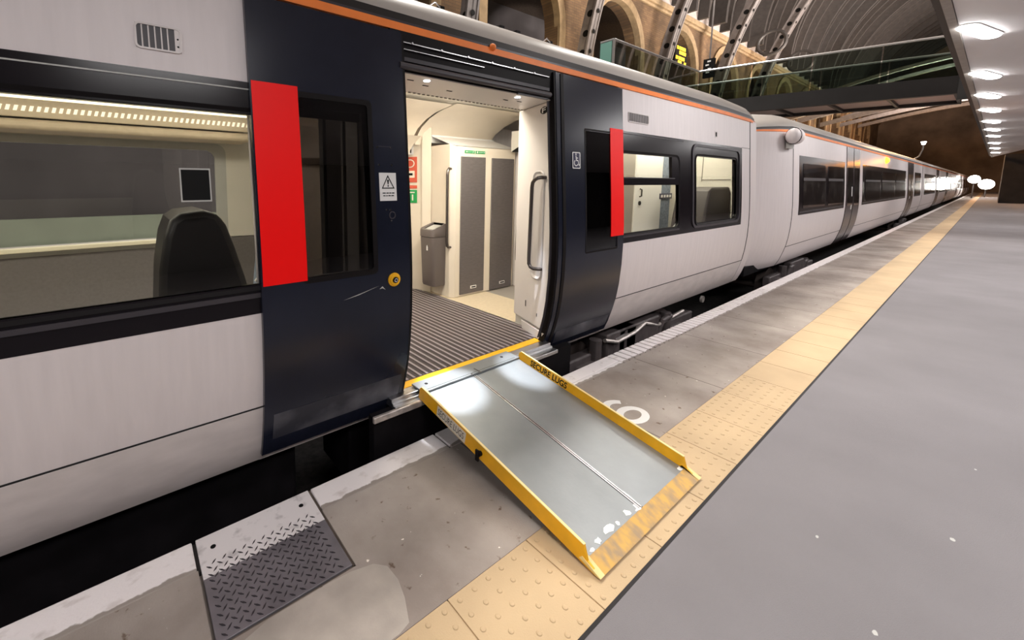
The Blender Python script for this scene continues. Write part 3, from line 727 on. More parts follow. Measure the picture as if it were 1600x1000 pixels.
# seats in saloon window
def seat_profile_mesh(y0, y1, pts, name, m, parent, bev=.02):
    b = B(); b.prism([(x, y0, z) for x, z in pts], (0, y1-y0, 0)); return b.build(name, m, parent, bevel=bev)
s1 = thing('train_seat', (.38, 2.65, .26), 'black high-backed train seat behind the large left window', 'seat', 'train seats')
pts = [(.085,.70),(.105,1.0),(.125,1.25),(.155,1.42),(.185,1.50),(.235,1.535),(.34,1.545),(.405,1.525),(.445,1.46),(.485,1.33),(.53,1.16),(.565,1.0),(.60,.70)]
seat_profile_mesh(2.36, 2.86, pts, 'backrest', 'seat', s1, .035)
seat_profile_mesh(2.36, 2.86, [(-.30,.62),(.62,.62),(.62,.72),(-.30,.76)], 'seat_cushion', 'seat', s1, .02)
b = B(); b.box(-.05,.45,2.4,2.82,.26,.64); b.build('seat_pedestal', 'seat', s1)
s2 = thing('train_seat', (1.0, 3.0, .26), 'blue-grey train seat with pale piping beside the red door panel', 'seat', 'train seats')
seat_profile_mesh(2.95, 3.45, [(.80,.7),(.83,1.0),(.87,1.25),(.90,1.45),(.95,1.52),(1.02,1.5),(1.02,.7)], 'backrest', 'fabric', s2, .03)
b = B(); b.tube([(.72,2.945,1.0),(.76,2.94,1.05),(.79,2.94,1.15),(.83,2.94,1.28),(.86,2.94,1.42)], .012, 8); b.build('seat_piping', 'signwhite', s2)
b = B(); b.box(.5,1.0,2.95,3.45,.6,.72); b.build('seat_cushion', 'fabric', s2, bevel=.03)
b = B(); b.box(.7,.95,3.05,3.35,.26,.6); b.build('seat_pedestal', 'seat', s2)
s3 = thing('train_seat', (7.1, 2.6, .26), 'dark train seat behind the last window before the coupling', 'seat', 'train seats')
seat_profile_mesh(2.40, 2.85, [(6.84,.7),(6.90,1.1),(6.99,1.45),(7.05,1.57),(7.16,1.62),(7.80,1.63),(7.90,1.55),(7.92,.7)], 'backrest', 'seatgrey', s3, .03)
b = B(); b.box(6.6,7.9,2.4,2.85,.26,.69); b.build('seat_cushion', 'seatgrey', s3)
# panels seen through the right hand windows
b = B(); b.box(4.45, 5.95, 3.35, 3.40, .26, 2.5); b.box(5.95, 8.0, 3.2, 3.25, .26, 2.5); b.box(8.0,8.05,2.33,4.7,.26,2.5); pt = b.build('inner_partition', 'liner', car)
b = B(); b.box(5.96, 6.38, 3.185, 3.2, .3, 2.45); b.build('beige_panel', 'vinylgrey', pt)
b = B(); b.box(6.42, 7.28, 3.18, 3.2, .3, 2.45); dd = b.build('cubicle_door', 'signwhite', pt)
b = B(); b.tube([(6.56,3.18,1.60),(6.56,3.15,1.59),(6.56,3.15,1.49),(6.56,3.18,1.48)], .012, 8); b.disc((6.56,3.18,1.38),(0,-1,0),.035,.014,14); b.build('cubicle_handle', 'tube', pt)
b = B(); b.box(7.30, 7.62, 3.185, 3.2, .3, 2.45); b.build('blue_grey_panel', 'fabric', pt)
b = B(); b.box(7.22, 7.66, 3.172, 3.181, 1.43, 1.52); nn = b.build('blue_sign', 'signnavy', pt)
b = B()
for q in range(4): b.box(7.26+.10*q, 7.32+.10*q, 3.169, 3.173, 1.455, 1.495)
b.build('sign_marks', 'signwhite', nn, smooth=0)
b = B()
for (y0,y1,z0,z1) in ((2.42,2.43,1.2,2.3),(2.86,2.87,1.72,2.3),(2.42,2.87,1.74,1.755)): b.box(7.99,8.001,y0,y1,z0,z1)
b.build('panel_joint', 'vinylgrey', pt)
b = B(); b.tube([(7.965,2.36,.26),(7.86,2.36,2.5)], .02, 10); b.build('pole', 'tube', car)
b = B(); b.box(4.5,8.0,2.75,3.05,2.572,2.58); b.build('end_saloon_lamp', 'intlamp', car)

# ---- underframe: bogies, boxes
def under(car, x0, x1, cab_side, full=True):
    b = B(); b.box(x0+.2, x1-.2, 2.55, far(2.55), -.05, .15); b.build('underframe', 'underframe', car)
    for xc in (x0+3.2, x1-3.2):
        b = B(); 
        b.box(xc-1.7, xc+1.7, 2.42, 2.55, -.42, -.20); b.box(xc-.5, xc+.5, 2.36, 2.5, -.30, -.02)
        b.box(xc-1.7, xc+1.7, far(2.55), far(2.42), -.42, -.20); b.box(xc-.3,xc+.3,2.5,far(2.5),-.4,-.1)
        for dx in (-1.05, 1.05): b.box(xc+dx-.22, xc+dx+.22, 2.33, 2.46, -.52, -.28)
        g = b.build('bogie', 'underlight', car, bevel=.02)
        if full:
            for dx in (-1.05, 1.05):
                b = B(); b.tube([(xc+dx,2.60,-.50),(xc+dx,2.73,-.50)], .40, 28); b.tube([(xc+dx,2.73,-.5),(xc+dx,far(2.73),-.5)], .08, 12); b.tube([(xc+dx,far(2.73),-.50),(xc+dx,far(2.60),-.50)], .40, 28)
                b.build('wheelset', 'steelrail', g)
            for dx in (-.62,.55):
                b = B(); b.tube([(xc+dx,2.40,-.30),(xc+dx+.05,2.37,-.12),(xc+dx+.3,2.38,-.10)], .035, 10); b.build('damper', 'underlight', g)
            for dx in (-.9,-.35,.8):
                b = B(); b.tube([(xc+dx,2.42,-.38),(xc+dx,2.42,-.05)], [.07,.07], 12); b.build('coil_spring', 'underlight', g)
under(car, -11.3, 8.3, 1)
for bx in ((4.35, 5.0, 2.36, 2.7, -.34, -.02),(5.15, 5.9, 2.44, 2.8, -.5, -.08),(-3.5,.8,2.45,3.0,-.5,.05),(1.2,3.2,2.5,3.0,-.5,.1)):
    b = B(); b.box(*bx); b.build('equipment_case', 'underlight' if bx[0] > 4 else 'underframe', car, bevel=.02)
b = B(); b.tube([(4.25,2.34,-.05),(4.5,2.33,-.12),(4.9,2.34,-.10),(5.2,2.36,-.05),(5.6,2.38,-.16),(6.4,2.4,-.12)], .022, 8); b.disc((6.9,2.36,-.02),(0,-1,0),.05,.03,14); b.build('underframe_pipe', 'scuffed', car)

# ================================================================== CARRIAGE 2
def plain_carriage(X0, X1, label, doors, bands, cabfront=False, name='railway_carriage'):
    c = thing(name, (X0, CY, -.9), label, 'train carriage', 'carriages coupled beyond the open-door carriage')
    xs = X0+1.75 if cabfront else X0+.1
    if cabfront:
        secs = [(X0,.50,.42),(X0+.06,.37,.36),(X0+.25,.27,.27),(X0+.65,.16,.18),(X0+1.15,.06,.09),(X0+1.75,0,0.0),(X1-.1,0,0),(X1,.05,.05)]
    else:
        secs = [(X0,.05,.05),(X0+.1,0,0),(X1-.1,0,0),(X1,.05,.05)]
    b = B()
    holes = sorted([(d0, d1, .09, 2.62) for d0, d1 in doors])
    x = xs
    for d0, d1 in sorted(doors):
        b = B(); skin(b, x, d0, .09, 2.64, 0, .04); x = d1; b.build('body_side', 'white', c)
    b = B(); skin(b, x, X1-.02, .09, 2.64, 0, .04); b.build('body_side', 'white', c)
    b = B()
    if cabfront:
        strip_prof(b, [s for s in secs if s[0] <= xs+.001], .09, 2.64, 0, .04)
        zs = zsteps(.09, 2.64); A = [warp(X0+.01, prof(z), z, .50, .42) for z in zs]; D = [warp(X0+.01, far(prof(z)), z, .50, .42) for z in zs]
        b.loft([A, D], False); b.build('nose', 'white', c)
    b = B(); skin(b, xs, X1-.02, .09, 2.64, 0, .04, side=-1); b.build('far_body_side', 'white', c)
    b = B()
    if cabfront: skin(b, xs, xs+.034, .09, 2.63, -.002, .02)
    x = xs+.02
    for d0, d1 in sorted(doors):
        skin(b, x, d0, .468, .480, -.002, .01); x = d1
    skin(b, x, X1-.05, .468, .480, -.002, .01)
    skin(b, X1-.06, X1-.02, .09, 2.63, -.002, .02)
    b.build('panel_seam', 'seam', c)
    stripe_and_roof(c, secs)
    b = B(); b.box(X0+.3, X1-.1, 2.4, far(2.4), .05, .2); b.build('floor_pan', 'underframe', c)
    for d0, d1 in doors:
        b = B(); skin(b, d0, d1, .10, 2.625, -.012, .04); d = b.build('door_leaf', 'navybrown', c)
        b = B()
        for a, e in ((d0+.12, (d0+d1)/2-.1), ((d0+d1)/2+.1, d1-.12)): gridpane(b, a, e, 1.1, 2.1, .03, -.016, .006)
        b.build('door_window', 'opaque_pane', d)
        b = B(); skin(b, (d0+d1)/2-.012, (d0+d1)/2+.012, .10, 2.62, -.016, .006); b.build('door_seal', 'rubber', d)
        b = B(); skin(b, (d0+d1)/2-.26, (d0+d1)/2-.2, 1.35, 1.6, -.02, .008); skin(b, (d0+d1)/2-.26, (d0+d1)/2-.2, 1.0, 1.12, -.02, .008); b.build('door_notice', 'signwhite', d)
    for (x0, x1, panes) in bands:
        b = B(); skin(b, x0, x1, 1.07, 2.225, -.004, .02); w = b.build('window', 'black', c)
        b = B()
        for a, e in panes: gridpane(b, a, e, 1.19, 2.08, .04, -.009, .006)
        b.build('pane', 'opaque_pane', w)
        b = B(); skin(b, x0+.05, x1-.05, 1.11, 1.135, -.008, .01)
        for a, e in panes: skin(b, a, e, 1.74, 1.80, -.011, .006)
        b.build('trim_strip', 'gutter', w)
    return c
M['navybrown'] = mat('navy_brown_paint', (.045,.032,.036), .25, var=.2, scale=3)
c2 = plain_carriage(8.52, 35.0, 'second white carriage, coupled nose first with amber side lamp lit', [(15.15,16.95),(28.4,30.6)],
    [(10.72,14.95,[(11.0,12.85),(13.15,14.75)]),(17.45,27.7,[(17.9,20.7),(21.0,24.2),(24.5,27.4)]),(31.2,34.2,[(31.5,33.9)])], True)
under(c2, 9.0, 34.5, 0)
# camera pod on the nose
b = B()
cx, cy, cz = 9.95, 2.20, 2.53
rings = []
for k, (d, r) in enumerate(((-.06,.04),(-.05,.08),(-.02,.115),(.03,.138),(.10,.145),(.2,.145),(.32,.13),(.42,.09),(.48,.03))):
    rings.append([(cx-.18+d*1.0, cy-.06+r*math.cos(t)*.8, cz+r*math.sin(t)) for t in [2*PI*i/16 for i in range(16)]])
b.loft(rings, True, True); pod = b.build('camera_pod', 'white', c2, smooth=60)
b = B(); b.loft([[(cx-.15+dd, cy-.06+r*math.cos(t)*.8, cz+r*math.sin(t)) for t in [2*PI*i/20 for i in range(20)]] for dd, r in ((0,.136),(0,.1445),(.012,.1465),(.012,.136))], True); b.build('pod_shadow_line', 'rubber', pod)  # dark ring paints the thin shadow line at the pod's edge
b = B(); b.box(cx-.1,cx+.15,2.18,2.24,2.32,2.42); b.build('pod_bracket', 'greyin', pod)
b = B()
rings = []
for k in range(5):
    a = k/4.4*PI/2
    rings.append([(21.85+.16*math.cos(a)*math.cos(t), prof(2.49)-.09*math.sin(a), 2.49+.11*math.cos(a)*math.sin(t)) for t in [2*PI*i/14 for i in range(14)]])
b.loft(rings, True, True); b.build('indicator_lamp', 'amber', c2)
# following carriages
c3 = plain_carriage(35.2, 61.2, 'third white carriage in the train, unlit behind the second', [(44.5,46.8),(54.5,56.8)],
    [(36.2,43.8,[(36.6,39.8),(40.2,43.4)]),(47.4,54,[(47.8,50.6),(51,53.6)]),(57.4,60.6,[(57.8,60.2)])])
for i, nm in enumerate(('fourth white carriage in the train, small in the distance', 'last visible white carriage at the far end of the train')):
    cc = copy_tree(c3); cc.location.x = 35.2+26.1*(i+1); cc['label'] = nm

# ================================================================== RAMP
XL, XR = 1.546, 2.562
YT, ZT, YB, ZB = 2.13, .252, .815, .012
rv = Vector((0, YB-YT, ZB-ZT)); RL = rv.length; rd = rv.normalized(); rn_ = Vector((0, -rd.z, rd.y)); 
if rn_.z < 0: rn_ = -rn_
def rp(x, s, h=0.): return Vector((x, YT, ZT))+rd*s+rn_*h
ramp = thing('boarding_ramp', ((XL+XR)/2, 1.45, 0), 'grey metal wheelchair ramp with yellow side flanges from platform to train', 'ramp')
def rbox(b, x0, x1, s0, s1, h0, h1, mi=0):
    return b.loft([[rp(x0,s,h) for s, h in ((s0,h0),(s1,h0),(s1,h1),(s0,h1))], [rp(x1,s,h) for s, h in ((s0,h0),(s1,h0),(s1,h1),(s0,h1))]], True, True, mi)
XM = 2.052
for x0, x1 in ((XL+.012, XM-.012), (XM+.012, XR-.012)):
    b = B(); rbox(b, x0, x1, 0, RL-.075, -.012, .010); b.build('deck_panel', 'deck', ramp, bevel=.002)
b = B(); rbox(b, XM-.013, XM+.013, .0, RL-.08, -.012, .0115); hg = b.build('centre_hinge', 'alu', ramp, bevel=.003)
b = B(); rbox(b, XM-.002, XM+.002, .0, RL-.08, .0112, .0125); rbox(b, XM-.0145, XM-.0125, 0, RL-.08, .009, .0118); b.build('hinge_gap', 'ink', hg)
b = B(); b.loft([[rp(x, s, h) for s, h in ((RL-.076,-.012),(RL,-.006),(RL+.004,.0),(RL-.076,.0105))] for x in (XL+.004, XR+.016)], True, True); b.build('ramp_tip', 'rust', ramp)
b = B()
random.seed(3)
for x, s, w, h in ((1.66,RL-.095,.05,.02),(1.74,RL-.10,.10,.022),(1.84,RL-.093,.03,.014),(1.93,RL-.10,.05,.02),(2.02,RL-.098,.035,.03),(2.055,RL-.15,.014,.05),(2.04,RL-.21,.012,.04),(2.50,RL-.09,.05,.02),(1.60,RL-.085,.04,.012),(2.0,RL-.083,.07,.012)):
    b = B(); k = 9; b.add([rp(x+w*(.5+.5*math.cos(2*PI*i/k)*random.uniform(.55,1)), s+h*math.sin(2*PI*i/k)*random.uniform(.4,1), .0112) for i in range(k)], [tuple(range(k))]); b.build('paint_speck', 'chip', ramp, smooth=0)
FH = .078
def flange(x0, x1, name):
    b = B()
    pts = [(0.0,-.016),(RL-.02,-.012),(RL+.0,.0),(RL-.065,.02),(RL-.095,FH),(.02,FH),(0.0,FH-.02)]
    b.loft([[rp(x, s, h) for s, h in pts] for x in (x0, x1)], True, True)
    return b.build(name, 'yellow', ramp, bevel=.0015)
fL = flange(XL, XL+.012, 'side_flange'); fR = flange(XR-.012, XR, 'side_flange')
b = B(); rbox(b, XL-.001, XL+.013, .02, RL-.095, FH-.002, FH+.002); b.build('worn_edge', 'cream_paint', fL)
b = B(); rbox(b, XR-.013, XR+.001, .02, RL-.095, FH-.002, FH+.002); b.build('worn_edge', 'cream_paint', fR)
b = B(); b.loft([[rp(x, s, h) for s, h in ((RL-.10,.004),(RL-.01,-.004),(RL+.005,.002),(RL-.09,.022))] for x in (XL-.004, XL+.03)], True, True); b.build('corner_shoe', 'cream_paint', ramp); b = B(); b.loft([[rp(x, s, h) for s, h in ((RL-.10,.004),(RL-.01,-.004),(RL+.005,.002),(RL-.09,.022))] for x in (XR-.012, XR+.022)], True, True); b.build('corner_shoe', 'cream_paint', ramp)
b = B(); text_mesh(b, 'SECURE LUGS', lambda u, v: rp(XR-.0128, .125+.335*u, .016+.050*v), bold=.028); b.build('lettering', 'ink', fR, smooth=0)
b = B(); b.loft([[rp(x, s, h) for s, h in ((.20,-.010),(.47,-.010),(.47,.062),(.20,.062))] for x in (XL-.0012, XL)], True, True); lb = b.build('flange_label', 'label', fL)
b = B(); text_mesh(b, 'SECURE LUGS', lambda u, v: rp(XL-.0016, .21+.245*u, .006+.042*v), bold=.0); b.build('lettering', 'ink', lb, smooth=0)
b = B(); b.disc(rp(XL, .60, .03), (-1,0,0), .014, .02, 10); b.box(XL-.028, XL-.018, rp(0,.60,0).y-.01, rp(0,.60,0).y+.012, rp(0,.6,.0).z-.01, rp(0,.6,.055).z); b.build('latch', 'rubber', fL)
# lip resting on the sill
b = B(); b.box(XL+.03, XR-.012, 2.112, 2.258, .2625, .276); lp = b.build('ramp_lip', 'deck', ramp, bevel=.002)
b = B(); b.box(XL+.05, XR-.05, 2.128, 2.1305, .2762, .2768); 
for x in (1.66, 2.43): b.disc((x, 2.198, .2762), (0,0,1), .013, .0008, 14)
b.build('lug_hole', 'ink', lp)
b = B(); b.box(2.09,2.10,2.09,2.17,.2765,.281); b.disc((2.02,2.115,.2765),(0,0,1),.008,.004,8); b.build('lip_rivet', 'chrome', lp)
b = B()
for x in (1.66, 2.43): b.tube([(x,2.198,.263),(x,2.198,.259)], .011, 10)
b.build('securing_lug', 'steelrail', lp)

# ================================================================== PLATFORM (setting)
PX0, PX1 = -14, 138
EDGE, WIN, TL, TR_ = 2.04, 1.862, 1.133, .735
def struct(b, name, m, **k): return b.build(name, m, kind='structure', **k)
PLX0, PLX1, PLY = .172, .722, 1.496      # access cover cut-out
b = B(); b.box(PX0, PX1, -10.4, TR_, -.5, 0); struct(b, 'floor', 'asphalt')
b = B(); b.box(PX0, PX1, -10.75, -10.4, -.5, .0); struct(b, 'trim_1', 'coping')
b = B()
b.box(PX0, PLX0-.012, TL, WIN, -.5, 0); b.box(PLX1+.012, PX1, TL, WIN, -.5, 0); b.box(PLX0-.012, PLX1+.012, TL, PLY-.014, -.5, 0); b.box(PLX0-.012,PLX1+.012,PLY-.014,WIN,-.5,-.03)
struct(b, 'floor_slabs', 'slab')
b = B(); k = 14
pt_ = [(.60,1.478),(.70,1.470),(.80,1.445),(.845,1.40),(.85,1.32),(.83,1.24),(.79,1.15),(.74,1.138),(.2,1.138),(.0,1.2),(.05,1.34),(.2,1.44),(.35,1.478)]
b.add([(x, y, .0008) for x, y in pt_], [tuple(range(len(pt_)))])
struct(b, 'floor_patch', 'patch', smooth=0)
# coping: painted edge stones; worn brick-like stretch beyond the ramp
b = B()
def cop(x0, x1, y0=WIN, y1=EDGE, z=.002): b.box(x0, x1, y0, y1, -.35, z)
x = PX0
cop(PX0, -1.28); cop(-1.272, PLX0-.016); cop(PLX1+.016, 1.60); cop(1.615, 2.9); cop(2.9, 3.75, WIN+.055)
b.box(2.9, 3.75, WIN, WIN+.048, -.35, .001)
x = 3.76
while x < 8.2: cop(x, x+.084); x += .104
cop(x, 16); cop(16.01, 30); cop(30.01, PX1)
struct(b, 'trim_2', 'coping', bevel=.006)
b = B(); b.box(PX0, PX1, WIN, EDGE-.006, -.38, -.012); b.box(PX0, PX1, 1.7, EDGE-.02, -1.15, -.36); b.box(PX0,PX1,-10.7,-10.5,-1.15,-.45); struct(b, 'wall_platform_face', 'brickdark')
# tactile strip with blisters, one mesh
b = B()
TW = .485
x = 1.935-TW*7
tiles = []
while x < 9: tiles.append(x); x += TW
b.box(PX0, tiles[0]-.004, TR_+.002, TL, -.4, 0)
for x in tiles: b.box(x+.003, x+TW-.003, TR_+.003, TL-.002, -.4, 0)
b.box(tiles[-1]+TW, PX1, TR_+.002, TL, -.4, 0)
b.box(tiles[0], tiles[-1]+TW, TR_+.004, TL-.004, -.4, -.006)
for x in tiles:
    if x < 4.2:
        for i in range(6):
            for j in range(6): b.dome((x+TW*(i+.5)/6, TR_+.398*(j+.5)/6, -.0005), .0125, .0055, 10, 2)
struct(b, 'floor_tactile', 'tactile', smooth=35)
b = B(); b.box(PX0, PX1, TR_-.012, TR_+.002, -.02, .0008); struct(b, 'trim_3', 'dark')
# painted number
b = B()
def six(u_, v_): return (2.795+.275*u_, 1.272+.318*v_, .0012)
def arc6(cx_, cy_, rx, ry, a0, a1, th, n=28):
    an = [math.radians(a0+(a1-a0)*i/n) for i in range(n+1)]
    b.loft([[six(cx_+rx*math.cos(t), cy_+ry*math.sin(t)) for t in an], [six(cx_+(rx-th)*math.cos(t), cy_+(ry-th*.87)*math.sin(t)) for t in an]], False)
arc6(.5, .32, .5, .32, 0, 360, .19); arc6(.52, .52, .52, .48, 38, 190, .19)
tag(b.build('painted_number', 'signwhite', loc=(2.93,1.42,0), smooth=0), 'white painted number 6 on the platform concrete beside the ramp', 'floor marking')
# access cover with tread pattern
ac = thing('access_cover', ((PLX0+PLX1)/2, 1.75, 0), 'steel tread-plate access cover in the platform edge, half painted white', 'cover plate')
pyA = 1.80
b = B(); b.box(PLX0, PLX1, PLY, pyA, -.028, .001); b.build('tread_plate', 'plate', ac, bevel=.002)
b = B(); b.box(PLX0, PLX1, pyA, EDGE, -.028, .0012); pp = b.build('painted_plate', 'platepaint', ac, bevel=.002)
def lugs(y0, y1, m, parent):
    b = B(); n = 0; y = y0
    while y < y1:
        x = PLX0+.03+(.022 if n % 2 else 0)
        kk = n
        while x < PLX1-.025:
            a = PI*.25 if kk % 2 else -PI*.25
            dx, dy = .0135*math.cos(a), .0135*math.sin(a); px, py = -.0028*math.sin(a), .0028*math.cos(a)
            b.prism([(x-dx, y-dy, .001),(x+px, y+py, .001),(x+dx, y+dy, .001),(x-px, y-py, .001)], (0,0,.0035))
            x += .043
        y += .0215; n += 1
    return b.build('tread_lug', m, parent, smooth=0)
lg = lugs(PLY+.02, pyA, 'platelug', ac); lg['kind'] = 'stuff'
lg2 = lugs(pyA+.005, pyA+.07, 'platelug', ac); lg2['kind'] = 'stuff'
b = B()
for x in (.235, .655): b.disc((x, 1.955, .001), (0,0,1), .012, .0012, 14)
b.build('bolt_hole', 'ink', ac)
# rust edge in the gap
b = B(); b.box(PLX0-.012, PLX1+.012, PLY-.013, PLY-.003, -.03, -.006); b.box(PLX1+.003, PLX1+.012, PLY-.013, EDGE, -.03, -.006); b.build('cover_frame', 'wood', ac)
# small litter marks on asphalt
b = B(); random.seed(11)
for (x, y) in ((2.6,.33),(3.1,-.05),(4.0,-.1),(2.2,.1),(1.75,.25),(2.9,-.9),(5.0,-1.0),(2.3,-.5),(1.9,-.3),(1.4,-.1)):
    k = 6; r = random.uniform(.006,.014); b.add([(x+r*1.6*math.cos(2*PI*i/k)*random.uniform(.5,1), y+r*math.sin(2*PI*i/k)*random.uniform(.5,1), .001) for i in range(k)], [tuple(range(k))])
tag(b.build('chewing_gum', 'greyin', smooth=0), 'scattered pale gum spots on the grey asphalt platform', 'litter', kind='stuff')
# track
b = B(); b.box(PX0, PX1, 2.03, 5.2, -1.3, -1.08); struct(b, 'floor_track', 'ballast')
for y in (2.83, 4.27):
    b = B(); b.loft([[(x, y+dx, z) for dx, z in ((-.06,-1.08),(.06,-1.08),(.02,-1.05),(.02,-.96),(.036,-.945),(.036,-.905),(-.036,-.905),(-.036,-.945),(-.02,-.96),(-.02,-1.05))] for x in (PX0, PX1)], True, True)
    tag(b.build('running_rail', 'steelrail', loc=(0,y,-1.08)), 'steel running rail under the train, ' + ('nearer the ramp platform' if y < 3 else 'farther from the ramp platform'), 'rail')
# opposite platform seen through the carriage windows
b = B(); b.box(PX0, PX1, 5.2, 14.5, -.5, 0); struct(b, 'floor_opposite', 'asphalt')
b = B(); b.box(PX0, PX1, 14.5, 15.0, -.5, .004); struct(b, 'trim_4', 'coping')
b = B(); b.box(PX0, 8, 15.15, 15.3, -.5, .72); struct(b, 'wall_light_band', 'light_band')  # added low wall; its green stands in for a greenish light band
b = B(); b.box(PX0, PX1, 14.15, 14.5, -.5, .003); struct(b, 'floor_opposite_tactile', 'tactile')

# ================================================================== CANOPY over the platform
CZ = 4.0
def ce(X): return .60-.0062*(X-8.5)
CX0, CX1, CX1b = -9, 62, 50
b = B()
def quad_slab(b, pts, z0, z1): b.prism([(x, y, z0) for x, y in pts], (0,0,z1-z0))
quad_slab(b, [(CX0, ce(CX0)-.09), (CX1, ce(CX1)-.09), (CX1b, -1.1), (CX1b, -9.5), (CX0, -9.5)], CZ, CZ+.12)
struct(b, 'ceiling', 'canopy')
b = B(); quad_slab(b, [(CX0, ce(CX0)), (CX1, ce(CX1)), (CX1, ce(CX1)-.085), (CX0, ce(CX0)-.085)], CZ-.02, CZ+.25); struct(b, 'trim_5', 'trim')
b = B(); quad_slab(b, [(CX0, ce(CX0)+.09), (CX1, ce(CX1)+.09), (CX1, ce(CX1)), (CX0, ce(CX0))], CZ+.06, CZ+.3); struct(b, 'trim_6', 'trimdark')
lampx = [-3.5, 5.2, 10.75, 15.1, 18.7, 22.4, 26.5, 30.5, 34.6, 40.5, 46.5, 53]
ordn = ['behind','overhead','first','second','third','fourth','fifth','sixth','seventh','eighth','ninth','farthest']
proto = None
lamps = []
for i, X in enumerate(lampx):
    y = ce(X)-.26
    if proto is None:
        proto = thing('canopy_lamp', (X, y, CZ), '', 'ceiling light', 'oval lamps along the canopy edge')
        n = 32; ca_, sa_ = math.cos(math.radians(-13)), math.sin(math.radians(-13))
        def pill(k, z):
            o_ = []
            for q in range(n):
                t_ = 2*PI*q/n; px_ = (.43 if math.cos(t_) >= 0 else -.43)+.12*k*math.cos(t_)*1.2; py_ = .105*k*math.sin(t_)
                o_.append((X+px_*ca_-py_*sa_, y+px_*sa_+py_*ca_, CZ-z))
            return o_
        b = B(); b.loft([pill(k, z) for k, z in ((1.12,0),(1.12,.012),(1.0,.018))], True, True); b.build('lamp_rim', 'signwhite', proto)
        b = B(); b.loft([pill(k, z) for k, z in ((1.0,.016),(.97,.035),(.8,.05),(.4,.056))], True, True); b.build('lamp_diffuser', 'lampglass', proto, smooth=60)
        t = proto
    else:
        t = copy_tree(proto); t.location = (X, y, CZ)
    t['label'] = 'glowing oval lamp under the white canopy, %s along the edge' % ordn[i] if i > 1 else 'oval canopy lamp %s the viewer, out of the frame above' % ordn[i]
    lamps.append((X, y))
# platform light deeper under the canopy is added fill without lamps, out of frame
b = B()
b.prism([(62,-.45,0),(62,-9.5,0),(62,-9.5,4.2),(62,-.45,4.2)], (6,0,0)); struct(b, 'wall_end', 'dark')
b = B(); b.box(-14,62,-9.7,-9.5,0,4.2); struct(b, 'wall_right', 'dark')

# ================================================================== STATION HALL
WY = 16.0
# arches: centres and period
ARC, PER, AW = 28.6, 9.7, 3.05
AZ = 11.1          # springing height, crown AZ+AW
centres = [ARC+PER*i for i in range(-4, 11)]
b = B(); b.box(-14, 140, WY, WY+1.0, 0, 4.2); struct(b, 'wall_left_base', 'greybeyond')
b = B()
top = 21
segs = 14
xprev = -14
for c in centres:
    if c+AW > 138: break
    b.box(xprev, c-AW, WY, WY+1.0, 4.2, top)
    # spandrel above the arch
    o = len(b.v)
    arcp = [(c-AW*math.cos(PI*i/segs), AZ+AW*math.sin(PI*i/segs)) for i in range(segs+1)]
    for yy in (WY, WY+1.0):
        for x, z in arcp: b.v.append((x, yy, z))
        for x, z in arcp: b.v.append((x, yy, top))
    k = segs+1
    for i in range(segs):
        b.face((o+i, o+i+1, o+k+i+1, o+k+i)); b.face((o+2*k+i, o+3*k+i, o+3*k+i+1, o+2*k+i+1)); b.face((o+i, o+2*k+i, o+2*k+i+1, o+i+1))
    xprev = c+AW
b.box(xprev, 140, WY, WY+1.0, 4.2, top)
struct(b, 'wall_left', 'brick', smooth=0)
b = B(); b.box(-14, 140, WY-.35, WY, 14.95, 15.35); b.box(-14,140,WY-.2,WY,14.75,14.95); struct(b, 'trim_7', 'stone', bevel=.05)
b = B()
for c in centres:
    rr_ = []
    for i in range(17):
        a = PI*i/16
        rr_.append([(c-r*math.cos(a), y, AZ+r*math.sin(a)) for r, y in ((AW-.02,WY+.3),(AW-.02,WY-.12),(AW+.55,WY-.12),(AW+.55,WY+.05))])
    b.loft(rr_, True, True)
    for s in (-1, 1): b.box(c+s*(AW+.27)-.29, c+s*(AW+.27)+.29, WY-.12, WY+.05, 4.2, AZ)
struct(b, 'trim_8', 'stone', smooth=40)
b = B(); b.box(-14, 140, 26, 26.3, 0, 22); struct(b, 'wall_beyond', 'greybeyond')
b = B(); b.box(-14, 140, 16.9, 26, 17, 17.3); struct(b, 'ceiling_beyond', 'wood')
# main vault
VR, VYC, VZC = 16.6, -1.2, 15.4
def vp(a, r=VR): return (VYC+r*math.cos(a), VZC+r*math.sin(a))
n = 40
b = B()
b.loft([[(X, *vp(PI*i/n, VR+.35)) for i in range(n+1)] for X in (4, 140)], False)
struct(b, 'ceiling_vault', 'vault', smooth=60)
def rib(b, X, w, r0, r1, a0=0., a1=PI, k=40):
    b.loft([[(X-w, *vp(a, r0)), (X+w, *vp(a, r0)), (X+w, *vp(a, r1)), (X-w, *vp(a, r1))] for a in [a0+(a1-a0)*i/k for i in range(k+1)]], True, True)
# secondary ribs: countable, each its own beam
ribp = None
X = 13.9
i = 0
while X < 136:
    main = (i % 4 == 0)
    b = B(); rib(b, 0, .20 if main else .16, VR-(.9 if main else .45), VR+.3)
    if main:
        pass
    o = b.build('beam', 'irondark' , loc=(0,0,0), kind='structure', smooth=40); o.location.x = X
    X += PER/4; i += 1
